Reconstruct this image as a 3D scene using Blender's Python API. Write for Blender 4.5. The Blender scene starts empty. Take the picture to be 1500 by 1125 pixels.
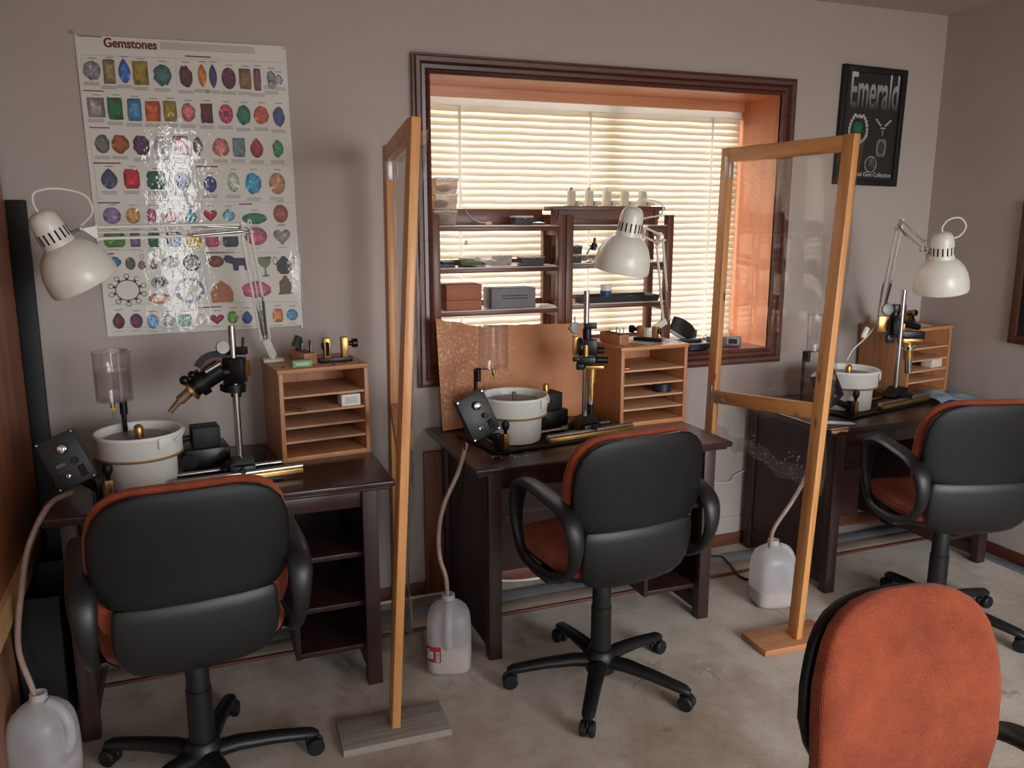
import bpy, bmesh, math, random
from mathutils import Vector, Matrix, Euler, noise
random.seed(7)
S = bpy.context.scene
COL = S.collection
PI = math.pi
V = Vector

# ------------------------------------------------------------------ camera
FPX, PITCH, YAW, EYE = 1224.2, .19786, .36858, 1.65
WALL = 3.3756            # y of the back wall
CAMP = V((0, 0, EYE))
c_f = V((math.sin(YAW)*math.cos(PITCH), math.cos(YAW)*math.cos(PITCH), -math.sin(PITCH)))
c_r = V((math.cos(YAW), -math.sin(YAW), 0))
c_u = c_r.cross(c_f)
def ray(x, y): return c_f + c_r*((x-750)/FPX) + c_u*((562.5-y)/FPX)
def at(x, y, Y):                       # a measured photo point at depth Y (world y)
    d = ray(x, y); return CAMP + d*(Y/d.y)
cam = bpy.data.cameras.new('camera'); camo = bpy.data.objects.new('camera', cam); COL.objects.link(camo)
cam.sensor_width = 36; cam.sensor_fit = 'HORIZONTAL'; cam.lens = 36*FPX/1500; cam.clip_start = .05
M3 = Matrix((c_r, c_u, -c_f)).transposed()
camo.matrix_world = Matrix.Translation(CAMP) @ M3.to_4x4()
S.camera = camo

# ------------------------------------------------------------------ colour + materials
def lin(c): return c/12.92 if c <= .04045 else ((c+.055)/1.055)**2.4
def rgb(r, g, b): return (lin(r/255), lin(g/255), lin(b/255), 1)
def sc(c, k): return (min(1, c[0]*k), min(1, c[1]*k), min(1, c[2]*k), 1)
class NT:
    def __init__(s, name):
        s.m = bpy.data.materials.new(name); s.m.use_nodes = True
        s.t = s.m.node_tree; s.t.nodes.clear()
        s.out = s.n('ShaderNodeOutputMaterial')
    def n(s, typ, **kw):
        nd = s.t.nodes.new(typ)
        for k, v in kw.items():
            if k in nd.inputs: nd.inputs[k].default_value = v
            else: setattr(nd, k, v)
        return nd
    def l(s, a, b): s.t.links.new(a, b)
    def bsdf(s, col, rough, metal, coat=0, spec=.5, sheen=0):
        b = s.n('ShaderNodeBsdfPrincipled')
        b.inputs['Base Color'].default_value = col; b.inputs['Roughness'].default_value = rough
        b.inputs['Metallic'].default_value = metal; b.inputs['Coat Weight'].default_value = coat
        b.inputs['Coat Roughness'].default_value = .15
        b.inputs['Specular IOR Level'].default_value = spec
        b.inputs['Sheen Weight'].default_value = sheen
        return b
    def coords(s, scale=(1, 1, 1)):
        tc = s.n('ShaderNodeTexCoord'); mp = s.n('ShaderNodeMapping')
        mp.inputs['Scale'].default_value = scale
        s.l(tc.outputs['Object'], mp.inputs['Vector']); return mp.outputs['Vector']
    def ramp(s, fac, stops):
        r = s.n('ShaderNodeValToRGB'); e = r.color_ramp.elements
        while len(e) < len(stops): e.new(.5)
        for k, (p, c) in enumerate(stops): e[k].position = p; e[k].color = c
        s.l(fac, r.inputs['Fac']); return r.outputs['Color']
    def noise(s, vec, scale, detail=4, rough=.55):
        n = s.n('ShaderNodeTexNoise', Scale=scale, Detail=detail, Roughness=rough)
        s.l(vec, n.inputs['Vector']); return n.outputs['Fac']
    def bump(s, h, b, strength, dist=.01):
        bp = s.n('ShaderNodeBump', Strength=strength, Distance=dist)
        s.l(h, bp.inputs['Height']); s.l(bp.outputs['Normal'], b.inputs['Normal'])
    def done(s, sh): s.l(sh, s.out.inputs['Surface']); return s.m
def pm(name, col, rough=.5, metal=0, var=.12, scale=30, bump=0, bscale=None, coat=0, spec=.5, sheen=0, stretch=(1, 1, 1)):
    t = NT(name); b = t.bsdf(col, rough, metal, coat, spec, sheen)
    v = t.coords(stretch); f = t.noise(v, scale)
    t.l(t.ramp(f, [(.3, sc(col, 1-var)), (.7, sc(col, 1+var))]), b.inputs['Base Color'])
    if bump: t.bump(t.noise(v, bscale or scale*4, 2), b, bump, .004)
    return t.done(b.outputs[0])
def wood(name, c1, c2, axis='z', rough=.45, coat=.1, k=1.0, knots=False):
    t = NT(name); b = t.bsdf(c1, rough, 0, coat)
    s = {'x': (1.5, 28, 28), 'y': (28, 1.5, 28), 'z': (28, 28, 1.5)}[axis]
    v = t.coords(tuple(a*k for a in s))
    f = t.noise(v, 1.6, 6, .6)
    col = t.ramp(f, [(.32, c2), (.5, c1), (.72, sc(c1, 1.12))])
    if knots:
        v2 = t.coords({'x': (5, 12, 12), 'y': (12, 5, 12), 'z': (12, 12, 5)}[axis])
        vo = t.n('ShaderNodeTexVoronoi', Scale=1.0); t.l(v2, vo.inputs['Vector'])
        kf = t.ramp(vo.outputs['Distance'], [(.05, (.18, .09, .04, 1)), (.14, (1, 1, 1, 1))])
        mx = t.n('ShaderNodeMix', data_type='RGBA', blend_type='MULTIPLY'); mx.inputs[0].default_value = .8
        t.l(col, mx.inputs[6]); t.l(kf, mx.inputs[7]); col = mx.outputs[2]
    t.l(col, b.inputs['Base Color'])
    t.bump(f, b, .15, .002)
    return t.done(b.outputs[0])
def clear(name, tint=(1, 1, 1, 1), gloss=.08, rough=.03, haze=0, bump=0, fres=.35, hcol=(.8, .8, .8, 1)):
    """thin clear plastic: see-through with a fresnel sheen and a little haze"""
    t = NT(name)
    tr = t.n('ShaderNodeBsdfTransparent', Color=tint); gl = t.n('ShaderNodeBsdfGlossy', Roughness=rough)
    lw = t.n('ShaderNodeLayerWeight', Blend=.5)
    pw_ = t.n('ShaderNodeMath', operation='POWER'); pw_.inputs[1].default_value = 4; t.l(lw.outputs['Facing'], pw_.inputs[0])
    mm = t.n('ShaderNodeMath', operation='MULTIPLY_ADD'); mm.inputs[1].default_value = .85; mm.inputs[2].default_value = gloss
    t.l(pw_.outputs[0], mm.inputs[0])
    mx = t.n('ShaderNodeMixShader'); t.l(mm.outputs[0], mx.inputs[0]); t.l(tr.outputs[0], mx.inputs[1]); t.l(gl.outputs[0], mx.inputs[2])
    if bump:
        f = t.noise(t.coords(), bump, 3, .6); bp = t.n('ShaderNodeBump', Strength=.22, Distance=.004)
        t.l(f, bp.inputs['Height']); t.l(bp.outputs[0], gl.inputs['Normal'])
    sh = mx.outputs[0]
    if haze:
        df = t.n('ShaderNodeBsdfDiffuse', Color=hcol); tl = t.n('ShaderNodeBsdfTranslucent', Color=hcol)
        ad = t.n('ShaderNodeMixShader'); ad.inputs[0].default_value = .5; t.l(df.outputs[0], ad.inputs[1]); t.l(tl.outputs[0], ad.inputs[2])
        m2 = t.n('ShaderNodeMixShader')
        hf = t.noise(t.coords(), 14, 3); hm = t.n('ShaderNodeMath', operation='MULTIPLY_ADD'); hm.inputs[1].default_value = haze*.5; hm.inputs[2].default_value = haze*.75
        t.l(hf, hm.inputs[0]); t.l(hm.outputs[0], m2.inputs[0])
        t.l(sh, m2.inputs[1]); t.l(ad.outputs[0], m2.inputs[2]); sh = m2.outputs[0]
    return t.done(sh)
def translucent(name, col, tr=.5, rough=.5):
    t = NT(name); b = t.bsdf(col, rough, 0)
    f = t.noise(t.coords((1, 8, 8)), 3)
    t.l(t.ramp(f, [(.3, sc(col, .95)), (.7, sc(col, 1.04))]), b.inputs['Base Color'])
    tl = t.n('ShaderNodeBsdfTranslucent', Color=col); mx = t.n('ShaderNodeMixShader'); mx.inputs[0].default_value = tr
    t.l(b.outputs[0], mx.inputs[1]); t.l(tl.outputs[0], mx.inputs[2]); return t.done(mx.outputs[0])

# ------------------------------------------------------------------ mesh builder
def frame(d, up=V((0, 0, 1))):
    d = V(d).normalized()
    if abs(d.dot(up)) > .98: up = V((0, 1, 0))
    a = d.cross(up).normalized(); b = a.cross(d).normalized(); return a, b, d
class MB:
    def __init__(s): s.v = []; s.f = []; s.mi = []; s.m = 0; s.T = None
    def add(s, vs, fs):
        o = len(s.v)
        s.v += [(s.T @ V(p)) if s.T else V(p) for p in vs]
        for f in fs: s.f.append([o+i for i in f]); s.mi.append(s.m)
        return s
    def bm(s, b):
        b.verts.index_update(); s.add([v.co.copy() for v in b.verts], [[v.index for v in f.verts] for f in b.faces]); b.free(); return s
    def box(s, c, sz, rot=(0, 0, 0), bev=0, seg=2):
        b = bmesh.new()
        bmesh.ops.create_cube(b, size=1, matrix=Matrix.Translation(V(c)) @ Euler(rot).to_matrix().to_4x4() @ Matrix.Diagonal((*sz, 1)))
        if bev: bmesh.ops.bevel(b, geom=b.edges[:], offset=min(bev, min(sz)*.45), segments=seg, affect='EDGES', profile=.5)
        return s.bm(b)
    def mm(s, a, b, bev=0):                      # box by min / max corner
        return s.box([(a[i]+b[i])/2 for i in range(3)], [abs(b[i]-a[i]) for i in range(3)], bev=bev)
    def beam(s, p0, p1, w, d, up=(0, 1, 0), bev=.003):   # w across, d along 'up'
        p0, p1 = V(p0), V(p1); z = (p1-p0).normalized(); u = V(up); y = (u-z*u.dot(z)).normalized(); x = y.cross(z)
        m = Matrix((x, y, z)).transposed().to_4x4(); m.translation = (p0+p1)/2
        b = bmesh.new(); bmesh.ops.create_cube(b, size=1, matrix=m @ Matrix.Diagonal((w, d, (p1-p0).length, 1)))
        if bev: bmesh.ops.bevel(b, geom=b.edges[:], offset=bev, segments=2, affect='EDGES', profile=.5)
        return s.bm(b)
    def rings(s, R, caps=(True, True), closed=False):
        n = len(R[0]); vs = [p for r in R for p in r]; fs = []
        k = len(R); rng = range(k) if closed else range(k-1)
        for i in rng:
            j = (i+1) % k
            for a in range(n): b = (a+1) % n; fs.append([i*n+a, i*n+b, j*n+b, j*n+a])
        if not closed:
            if caps[0]: fs.append(list(range(n))[::-1])
            if caps[1]: fs.append([(k-1)*n+a for a in range(n)])
        return s.add(vs, fs)
    def cyl(s, p0, p1, r0, r1=None, n=20, caps=True):
        r1 = r0 if r1 is None else r1; p0, p1 = V(p0), V(p1); a, b, d = frame(p1-p0)
        ring = lambda p, r: [p+(a*math.cos(t*2*PI/n)+b*math.sin(t*2*PI/n))*r for t in range(n)]
        return s.rings([ring(p0, r0), ring(p1, r1)], (caps, caps))
    def lathe(s, prof, n=32, o=(0, 0, 0), ax=(0, 0, 1), caps=(True, True)):
        a, b, d = frame(ax); o = V(o)
        return s.rings([[o+d*z+(a*math.cos(t*2*PI/n)+b*math.sin(t*2*PI/n))*max(r, 1e-4) for t in range(n)] for r, z in prof], caps)
    def tube(s, pts, r, n=10, closed=False, ell=1.0, up=None):
        pts = [V(p) for p in pts]; k = len(pts); R = []
        rs = r if isinstance(r, (list, tuple)) else [r]*k
        pa = None
        for i, p in enumerate(pts):
            if closed: t = (pts[(i+1) % k]-pts[i-1])
            else: t = pts[min(i+1, k-1)]-pts[max(i-1, 0)]
            t = t.normalized() if t.length > 1e-9 else V((0, 0, 1))
            if up is not None: a = V(up); a = (a-t*a.dot(t)).normalized()
            elif pa is None: a = frame(t)[0]
            else: a = (pa-t*pa.dot(t)).normalized()
            pa = a; b = t.cross(a)
            R.append([p+(a*math.cos(q*2*PI/n)*ell+b*math.sin(q*2*PI/n))*rs[i] for q in range(n)])
        return s.rings(R, closed=closed)
    def slab(s, rows, curve=0, n=28, px=.35, pt=.7):     # rows (z, y, halfwidth, thickness): superellipse rings, ends capped
        R = []
        for z, y, w, t in rows:
            ring = []
            for k in range(n):
                a = 2*PI*k/n; ca, sa = math.cos(a), math.sin(a)
                x = w*math.copysign(abs(ca)**px, ca); yy = t/2*math.copysign(abs(sa)**pt, sa)
                ring.append(V((x, y+yy+curve*(x/.23)**2, z)))
            R.append(ring)
        return s.rings(R)
    def prism(s, poly, h, o=(0, 0, 0), ux=(1, 0, 0), uy=(0, 1, 0), bev=0):   # polygon in ux,uy extruded along ux x uy, centred
        ux, uy, o = V(ux), V(uy), V(o); n = ux.cross(uy).normalized()
        lo = [o+ux*x+uy*y-n*(h/2) for x, y in poly]; hi = [p+n*h for p in lo]; k = len(poly)
        return s.add(lo+hi, [list(range(k))[::-1], [k+i for i in range(k)]]+[[i, (i+1) % k, k+(i+1) % k, k+i] for i in range(k)])
    def ball(s, c, r, scale=(1, 1, 1)):
        b = bmesh.new(); bmesh.ops.create_uvsphere(b, u_segments=16, v_segments=10, radius=r, matrix=Matrix.Translation(V(c)) @ Matrix.Diagonal((*scale, 1))); return s.bm(b)
    def grid(s, fn, nu, nv):
        vs = [fn(i/nu, j/nv) for j in range(nv+1) for i in range(nu+1)]
        return s.add(vs, [[j*(nu+1)+i, j*(nu+1)+i+1, (j+1)*(nu+1)+i+1, (j+1)*(nu+1)+i] for j in range(nv) for i in range(nu)])
    def build(s, name, mats, parent=None, world=False, smooth=38, kind=None):
        me = bpy.data.meshes.new(name); off = parent_loc(parent) if (world and parent) else V((0, 0, 0))
        me.from_pydata([tuple(p-off) for p in s.v], [], s.f)
        mats = mats if isinstance(mats, (list, tuple)) else [mats]
        for m in mats: me.materials.append(m)
        me.polygons.foreach_set('material_index', s.mi)
        b = bmesh.new(); b.from_mesh(me); bmesh.ops.recalc_face_normals(b, faces=b.faces[:]); b.to_mesh(me); b.free()
        me.shade_smooth(); me.set_sharp_from_angle(angle=math.radians(smooth)); me.update()
        o = bpy.data.objects.new(name, me); COL.objects.link(o)
        if parent: o.parent = parent
        if kind: o['kind'] = kind
        return o
def parent_loc(o):
    p = V((0, 0, 0))
    while o: p = p+o.location; o = o.parent
    return p
def tag(o, label, cat, group=None, kind=None):
    o['label'] = label; o['category'] = cat
    if group: o['group'] = group
    if kind: o['kind'] = kind
    return o
def thing(name, label, cat, loc, rz=0, group=None):
    o = bpy.data.objects.new(name, None); o.empty_display_size = .05; COL.objects.link(o)
    o.location = loc; o.rotation_euler = (0, 0, rz); return tag(o, label, cat, group)
def solo(mb, name, mats, label, cat, group=None, origin=None, smooth=38):      # a thing that is one mesh, origin at its base
    if origin is None:
        n = len(mb.v); origin = V((sum(p.x for p in mb.v)/n, sum(p.y for p in mb.v)/n, min(p.z for p in mb.v)))
    mb.v = [p-V(origin) for p in mb.v]
    o = mb.build(name, mats, smooth=smooth); o.location = origin; return tag(o, label, cat, group)
def copy_tree(o, parent=None):
    c = o.copy(); COL.objects.link(c)
    if parent: c.parent = parent
    for ch in list(o.children): copy_tree(ch, c)
    return c
def spline(pts, n=8, closed=False):
    P = [V(p) for p in pts]; k = len(P); out = []
    for i in (range(k) if closed else range(k-1)):
        g = (lambda j: P[j % k]) if closed else (lambda j: P[max(0, min(k-1, j))])
        a, b, c, d = g(i-1), g(i), g(i+1), g(i+2)
        for q in range(n):
            t = q/n; out.append(.5*((2*b)+(c-a)*t+(2*a-5*b+4*c-d)*t*t+(3*b-a-3*c+d)*t**3))
    if not closed: out.append(P[-1])
    return out
def text_mesh(s, size, sx=1, extrude=.0004, bold=.0):
    cu = bpy.data.curves.new('letters', 'FONT'); cu.body = s; cu.size = size; cu.align_x = 'CENTER'; cu.align_y = 'CENTER'; cu.extrude = extrude; cu.offset = bold
    o = bpy.data.objects.new('letters', cu); COL.objects.link(o)
    bpy.context.view_layer.update(); dg = bpy.context.evaluated_depsgraph_get()
    me = bpy.data.meshes.new_from_object(o.evaluated_get(dg)); vs = [V((v.co.x*sx, v.co.y, v.co.z)) for v in me.vertices]; fs = [list(p.vertices) for p in me.polygons]
    bpy.data.objects.remove(o); bpy.data.curves.remove(cu); bpy.data.meshes.remove(me); return vs, fs

# ------------------------------------------------------------------ palette
black_plastic = pm('black plastic', rgb(19, 20, 22), .42, var=.15, scale=60, bump=.12, bscale=500)
black_pad = pm('black vinyl pad', rgb(13, 13, 15), .45, spec=.3, var=.15, scale=25, bump=.2, bscale=420)
black_metal = pm('black metal', rgb(14, 14, 16), .35, .3, scale=40)
black_matt = pm('matt black', rgb(14, 14, 16), .6, scale=40)
dark_slot = pm('dark slot', rgb(20, 20, 20), .8)
steel = pm('brushed steel', rgb(185, 182, 178), .28, 1, scale=60, stretch=(1, 1, .05))
dull_steel = pm('dull steel', rgb(140, 138, 136), .55, .8, scale=60)
chrome = pm('bright chrome', rgb(215, 215, 215), .12, 1)
brass = pm('brass', rgb(190, 150, 88), .32, .9, scale=40)
zinc = pm('zinc bracket', rgb(170, 172, 174), .4, .8, scale=80)
white_enamel = pm('white lamp enamel', rgb(226, 222, 212), .32, var=.04, coat=.2)
white_plastic = pm('white plastic', rgb(232, 230, 224), .42, var=.03)
cream_plastic = pm('cream plastic', rgb(214, 200, 172), .5, var=.05)
grey_lap = pm('grey lap disc', rgb(128, 122, 122), .45, .3, scale=50, var=.15)
gold_band = pm('tan bucket band', rgb(170, 125, 70), .5)
orange_cloth = None
# ------------------------------------------------------------------ special materials
def make_fabric():
    t = NT('orange woven fabric'); b = t.bsdf(rgb(176, 88, 56), .9, 0, 0, .15, .1)
    v = t.coords(); f = t.noise(v, 9, 4, .6); g = t.noise(v, 300, 2)
    c = t.ramp(f, [(.3, rgb(124, 56, 36)), (.7, rgb(158, 76, 48))])
    mx = t.n('ShaderNodeMix', data_type='RGBA', blend_type='MULTIPLY'); mx.inputs[0].default_value = .5
    t.l(c, mx.inputs[6]); t.l(t.ramp(g, [(.35, (.55, .5, .5, 1)), (.6, (1, 1, 1, 1))]), mx.inputs[7])
    t.l(mx.outputs[2], b.inputs['Base Color'])
    w1 = t.n('ShaderNodeTexWave', Scale=110, Distortion=.6, bands_direction='Z'); w2 = t.n('ShaderNodeTexWave', Scale=110, Distortion=.6, bands_direction='X')
    t.l(v, w1.inputs['Vector']); t.l(v, w2.inputs['Vector'])
    ad = t.n('ShaderNodeMath', operation='ADD'); t.l(w1.outputs['Fac'], ad.inputs[0]); t.l(w2.outputs['Fac'], ad.inputs[1])
    t.bump(ad.outputs[0], b, .35, .003); return t.done(b.outputs[0])
orange_cloth = make_fabric()
def make_carpet():
    t = NT('beige cut pile carpet'); b = t.bsdf(rgb(190, 172, 155), .95, 0, 0, .1, .2); v = t.coords()
    big = t.noise(v, 1.7, 5, .65); mid = t.noise(v, 7, 5, .6); fine = t.noise(v, 220, 3, .6)
    c = t.ramp(mid, [(.3, rgb(212, 195, 178)), (.5, rgb(231, 217, 203)), (.75, rgb(240, 229, 217))])
    m1 = t.n('ShaderNodeMix', data_type='RGBA', blend_type='MULTIPLY'); m1.inputs[0].default_value = 1
    t.l(c, m1.inputs[6]); t.l(t.ramp(big, [(.32, rgb(205, 192, 178)), (.55, (1, 1, 1, 1))]), m1.inputs[7])
    vo = t.n('ShaderNodeTexVoronoi', Scale=3.1); vo.feature = 'SMOOTH_F1'
    nz = t.noise(v, 5, 3); av = t.n('ShaderNodeVectorMath', operation='ADD'); t.l(v, av.inputs[0]); t.l(nz, av.inputs[1]); t.l(av.outputs[0], vo.inputs['Vector'])
    m3 = t.n('ShaderNodeMix', data_type='RGBA', blend_type='MULTIPLY'); m3.inputs[0].default_value = .55
    t.l(m1.outputs[2], m3.inputs[6]); t.l(t.ramp(vo.outputs['Distance'], [(.06, rgb(170, 140, 112)), (.2, (1, 1, 1, 1))]), m3.inputs[7])
    m2 = t.n('ShaderNodeMix', data_type='RGBA', blend_type='MULTIPLY'); m2.inputs[0].default_value = .8
    t.l(m3.outputs[2], m2.inputs[6]); t.l(t.ramp(fine, [(.3, (.6, .58, .56, 1)), (.6, (1, 1, 1, 1))]), m2.inputs[7])
    t.l(m2.outputs[2], b.inputs['Base Color']); t.bump(fine, b, .8, .012); return t.done(b.outputs[0])
carpet = make_carpet()
wall_paint = pm('off white wall paint', rgb(184, 172, 165), .75, var=.02, scale=3, bump=.12, bscale=140)
ceil_paint = pm('ceiling paint', rgb(190, 180, 172), .85, var=.02, scale=3, bump=.3, bscale=90)
casing_wood = wood('dark red casing wood', rgb(88, 44, 34), rgb(62, 30, 24), 'x', .32, .3)
casing_wood_z = wood('dark red casing wood upright', rgb(88, 44, 34), rgb(62, 30, 24), 'z', .32, .3)
jamb_wood = wood('orange jamb wood', rgb(206, 128, 88), rgb(186, 108, 72), 'z', .35, .3, .5)
jamb_wood_x = wood('orange header wood', rgb(206, 140, 100), rgb(186, 118, 80), 'x', .35, .3, .5)
base_wood = wood('brown baseboard', rgb(110, 62, 42), rgb(84, 46, 32), 'x', .5)
shelf_wood = wood('red brown shelf wood', rgb(104, 56, 40), rgb(76, 40, 30), 'x', .42)
shelf_wood_z = wood('red brown post wood', rgb(110, 60, 42), rgb(80, 42, 31), 'z', .42)
espresso = wood('espresso desk veneer', rgb(58, 34, 33), rgb(42, 25, 25), 'x', .3, .25)
espresso_z = wood('espresso leg veneer', rgb(56, 33, 32), rgb(38, 23, 23), 'z', .5, .04)
box_wood = wood('orange plywood', rgb(196, 136, 92), rgb(172, 112, 72), 'x', .5)
box_wood_z = wood('orange plywood upright', rgb(190, 130, 87), rgb(168, 108, 68), 'z', .5)
ply_edge = wood('light plywood face', rgb(206, 160, 124), rgb(190, 142, 106), 'x', .6)
pine = wood('pine lumber', rgb(214, 152, 92), rgb(190, 124, 68), 'z', .45, .15, 1, True)
pine_y = wood('pine rail', rgb(214, 152, 92), rgb(190, 124, 68), 'y', .45, .15, 1, True)
grey_board = wood('weathered grey board', rgb(158, 150, 142), rgb(132, 124, 117), 'x', .7)
tan_board = wood('tan foot board', rgb(190, 128, 84), rgb(166, 106, 66), 'x', .6)
door_wood = wood('brown cabinet wood', rgb(156, 90, 54), rgb(118, 64, 38), 'z', .4, .2, .4)
ledge_wood = wood('light cabinet ledge', rgb(206, 158, 108), rgb(184, 132, 84), 'y', .5)
strip_wood = wood('pale plywood strip', rgb(190, 172, 154), rgb(160, 142, 126), 'x', .8)
grey_strip = pm('blue grey metal strip', rgb(160, 166, 172), .5, .3, scale=12)
vinyl = clear('clear vinyl sheet', (.97, .965, .96, 1), .085, .05, .012)
vinyl_edge = clear('hazy clear vinyl', (.93, .92, .91, 1), .05, .08, .13, 0, .3)
acrylic = clear('clear acrylic', (.98, .97, .975, 1), .06, .03, .012)
water = clear('water in tank', (.96, .955, .965, 1), .05, .02, .012)
lamin = clear('glossy lamination', (1, 1, 1, 1), .05, .02, 0, 26)
pane = clear('window glass', (.97, .98, .98, 1), .03, .01)
frost = clear('frosted bin plastic', (.9, .88, .86, 1), .04, .15, .3, 0, .3, rgb(225, 212, 200))
jug_plastic = clear('milky jug plastic', (.95, .94, .95, 1), .05, .3, .62, 0, .3, rgb(236, 234, 236))
slat_mat = translucent('cream blind slat', rgb(226, 211, 188), .045, .45)
tape_mat = translucent('white ladder tape', rgb(240, 238, 232), .5, .6)
white_cord = pm('white cord', rgb(226, 222, 214), .5, var=.03)
black_cord = pm('black cord', rgb(18, 18, 20), .45)
tube_mat = pm('cloudy drain tube', rgb(158, 134, 122), .35, var=.18, scale=25)
slurry = pm('murky rinse water', rgb(196, 176, 164), .5, var=.1, scale=18)

# ------------------------------------------------------------------ room shell
XL, XR, YR, H = -.60, 3.645, -1.9, 2.635
WX0, WX1, WZ0, WZ1 = .95, 2.651, 1.016, 2.205          # clear window opening
GY = 3.70                                              # plane of the glass
def struct(mb, name, mats, parent=None):
    o = mb.build(name, mats, parent)
    if parent is None: o['kind'] = 'structure'
    return o
def wall_with_holes(y0, y1, x0, x1, z0, z1, holes):
    m = MB(); xs = sorted({x0, x1, *[h[0] for h in holes], *[h[1] for h in holes]})
    for a, b in zip(xs, xs[1:]):
        hs = [h for h in holes if h[0] <= a and h[1] >= b]
        if not hs: m.mm((a, y0, z0), (b, y1, z1))
        else:
            m.mm((a, y0, z0), (b, y1, hs[0][2])); m.mm((a, y0, hs[0][3]), (b, y1, z1))
    return m
struct(MB().mm((XL-.1, YR-.1, -.1), (XR+.1, WALL+.1, 0)), 'floor', carpet)
struct(MB().mm((XL-.1, YR-.1, H), (XR+.1, WALL+.1, H+.1)), 'ceiling', ceil_paint)
struct(wall_with_holes(WALL, WALL+.36, XL-.1, XR+.1, 0, H, [(WX0-.02, WX1+.02, WZ0-.02, WZ1+.02)]), 'wall_back', wall_paint)
struct(MB().mm((XL-.1, YR, 0), (XL, WALL, H)), 'wall_left', wall_paint)
struct(MB().mm((XR, YR, 0), (XR+.1, WALL, H)), 'wall_right', wall_paint)
REAR = [(-.20, .13, .30, 2.40), (1.25, 3.45, .55, 2.35)]  # unseen behind the camera; the wide one is added and enlarged for more daylight
struct(wall_with_holes(YR-.1, YR, XL-.1, XR+.1, 0, H, REAR), 'wall_front', wall_paint)
for k, (a, b, c, d) in enumerate(REAR):
    m = MB()
    for p, q in (((a, YR-.07, c), (a+.05, YR-.02, d)), ((b-.05, YR-.07, c), (b, YR-.02, d)), ((a, YR-.07, d-.05), (b, YR-.02, d)), ((a, YR-.07, c), (b, YR-.02, c+.05))): m.mm(p, q)
    if k: m.mm(((a+b)/2-.03, YR-.07, c), ((a+b)/2+.03, YR-.02, d))
    struct(m, 'window_%d' % (k+2), white_plastic)
# main window: moulded casing (stepped profile) > jambs, header board, sash frame, glass
def casing():
    m = MB(); prof = [(0, 0), (0, .014), (.012, .022), (.02, .014), (.034, .016), (.044, .030), (.060, .034), (.066, .024), (.074, .024), (.074, 0)]   # (across from inner edge, out from wall)
    pts = [(WX0, WZ0), (WX1, WZ0), (WX1, WZ1), (WX0, WZ1)]; dirs = [(-1, -1), (1, -1), (1, 1), (-1, 1)]
    R = [[V((x+dx*u, WALL-.001-t, z+dz*u)) for u, t in prof] for (x, z), (dx, dz) in zip(pts, dirs)]
    m.rings(R, closed=True); return m
w1 = struct(casing(), 'window_1', casing_wood)
j = MB(); j.mm((WX1, WALL-.012, WZ0), (WX1+.018, GY+.03, WZ1)); j.mm((WX0-.018, WALL-.012, WZ0), (WX0, GY+.03, WZ1)); j.build('window_jamb', jamb_wood, w1)
MB().mm((WX0-.018, WALL-.012, WZ1), (WX1+.018, GY+.03, WZ1+.018)).build('window_header', jamb_wood_x, w1)
MB().mm((WX0-.018, WALL-.012, WZ0-.018), (WX1+.018, GY+.03, WZ0), bev=.002).build('window_sill', casing_wood, w1)
MB().mm((WX0, GY-.055, WZ1-.045), (WX1, GY-.02, WZ1)).build('valance_board', jamb_wood_x, w1)
m = MB()
for p, q in (((WX0, GY, WZ0), (WX0+.045, GY+.03, WZ1)), ((WX1-.045, GY, WZ0), (WX1, GY+.03, WZ1)), ((WX0, GY, WZ1-.05), (WX1, GY+.03, WZ1)), ((WX0, GY, WZ0), (WX1, GY+.03, WZ0+.05)), ((1.90, GY, WZ0), (1.965, GY+.03, WZ1))): m.mm(p, q)
m.build('window_frame', white_plastic, w1)
MB().mm((WX0, GY+.012, WZ0), (WX1, GY+.016, WZ1)).build('window_pane', pane, w1)
# trims along the floor
struct(MB().mm((XL, WALL-.014, 0), (XR, WALL, .062), bev=.004), 'baseboard_back', base_wood)
struct(MB().mm((XR-.014, YR, 0), (XR, WALL-.014, .062), bev=.004), 'baseboard_right', wood('brown baseboard side', rgb(110, 62, 42), rgb(84, 46, 32), 'y', .5))
struct(MB().mm((XL, WALL-.006, .075), (XR, WALL, .15), bev=.002), 'trim_1', wall_paint)
m = MB(); m.mm((XL, 3.065, 0), (XR, 3.165, .010), bev=.003); struct(m, 'trim_2', strip_wood)
m = MB(); m.mm((XL, 3.17, 0), (XR, 3.262, .008), bev=.003); struct(m, 'trim_3', grey_strip)
struct(MB().mm((XL, 3.048, 0), (XR, 3.064, .012), bev=.004), 'trim_4', base_wood)
struct(MB().mm((XR-.085, YR, 0), (XR-.016, 3.04, .008), bev=.003), 'trim_5', grey_strip)

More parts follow.
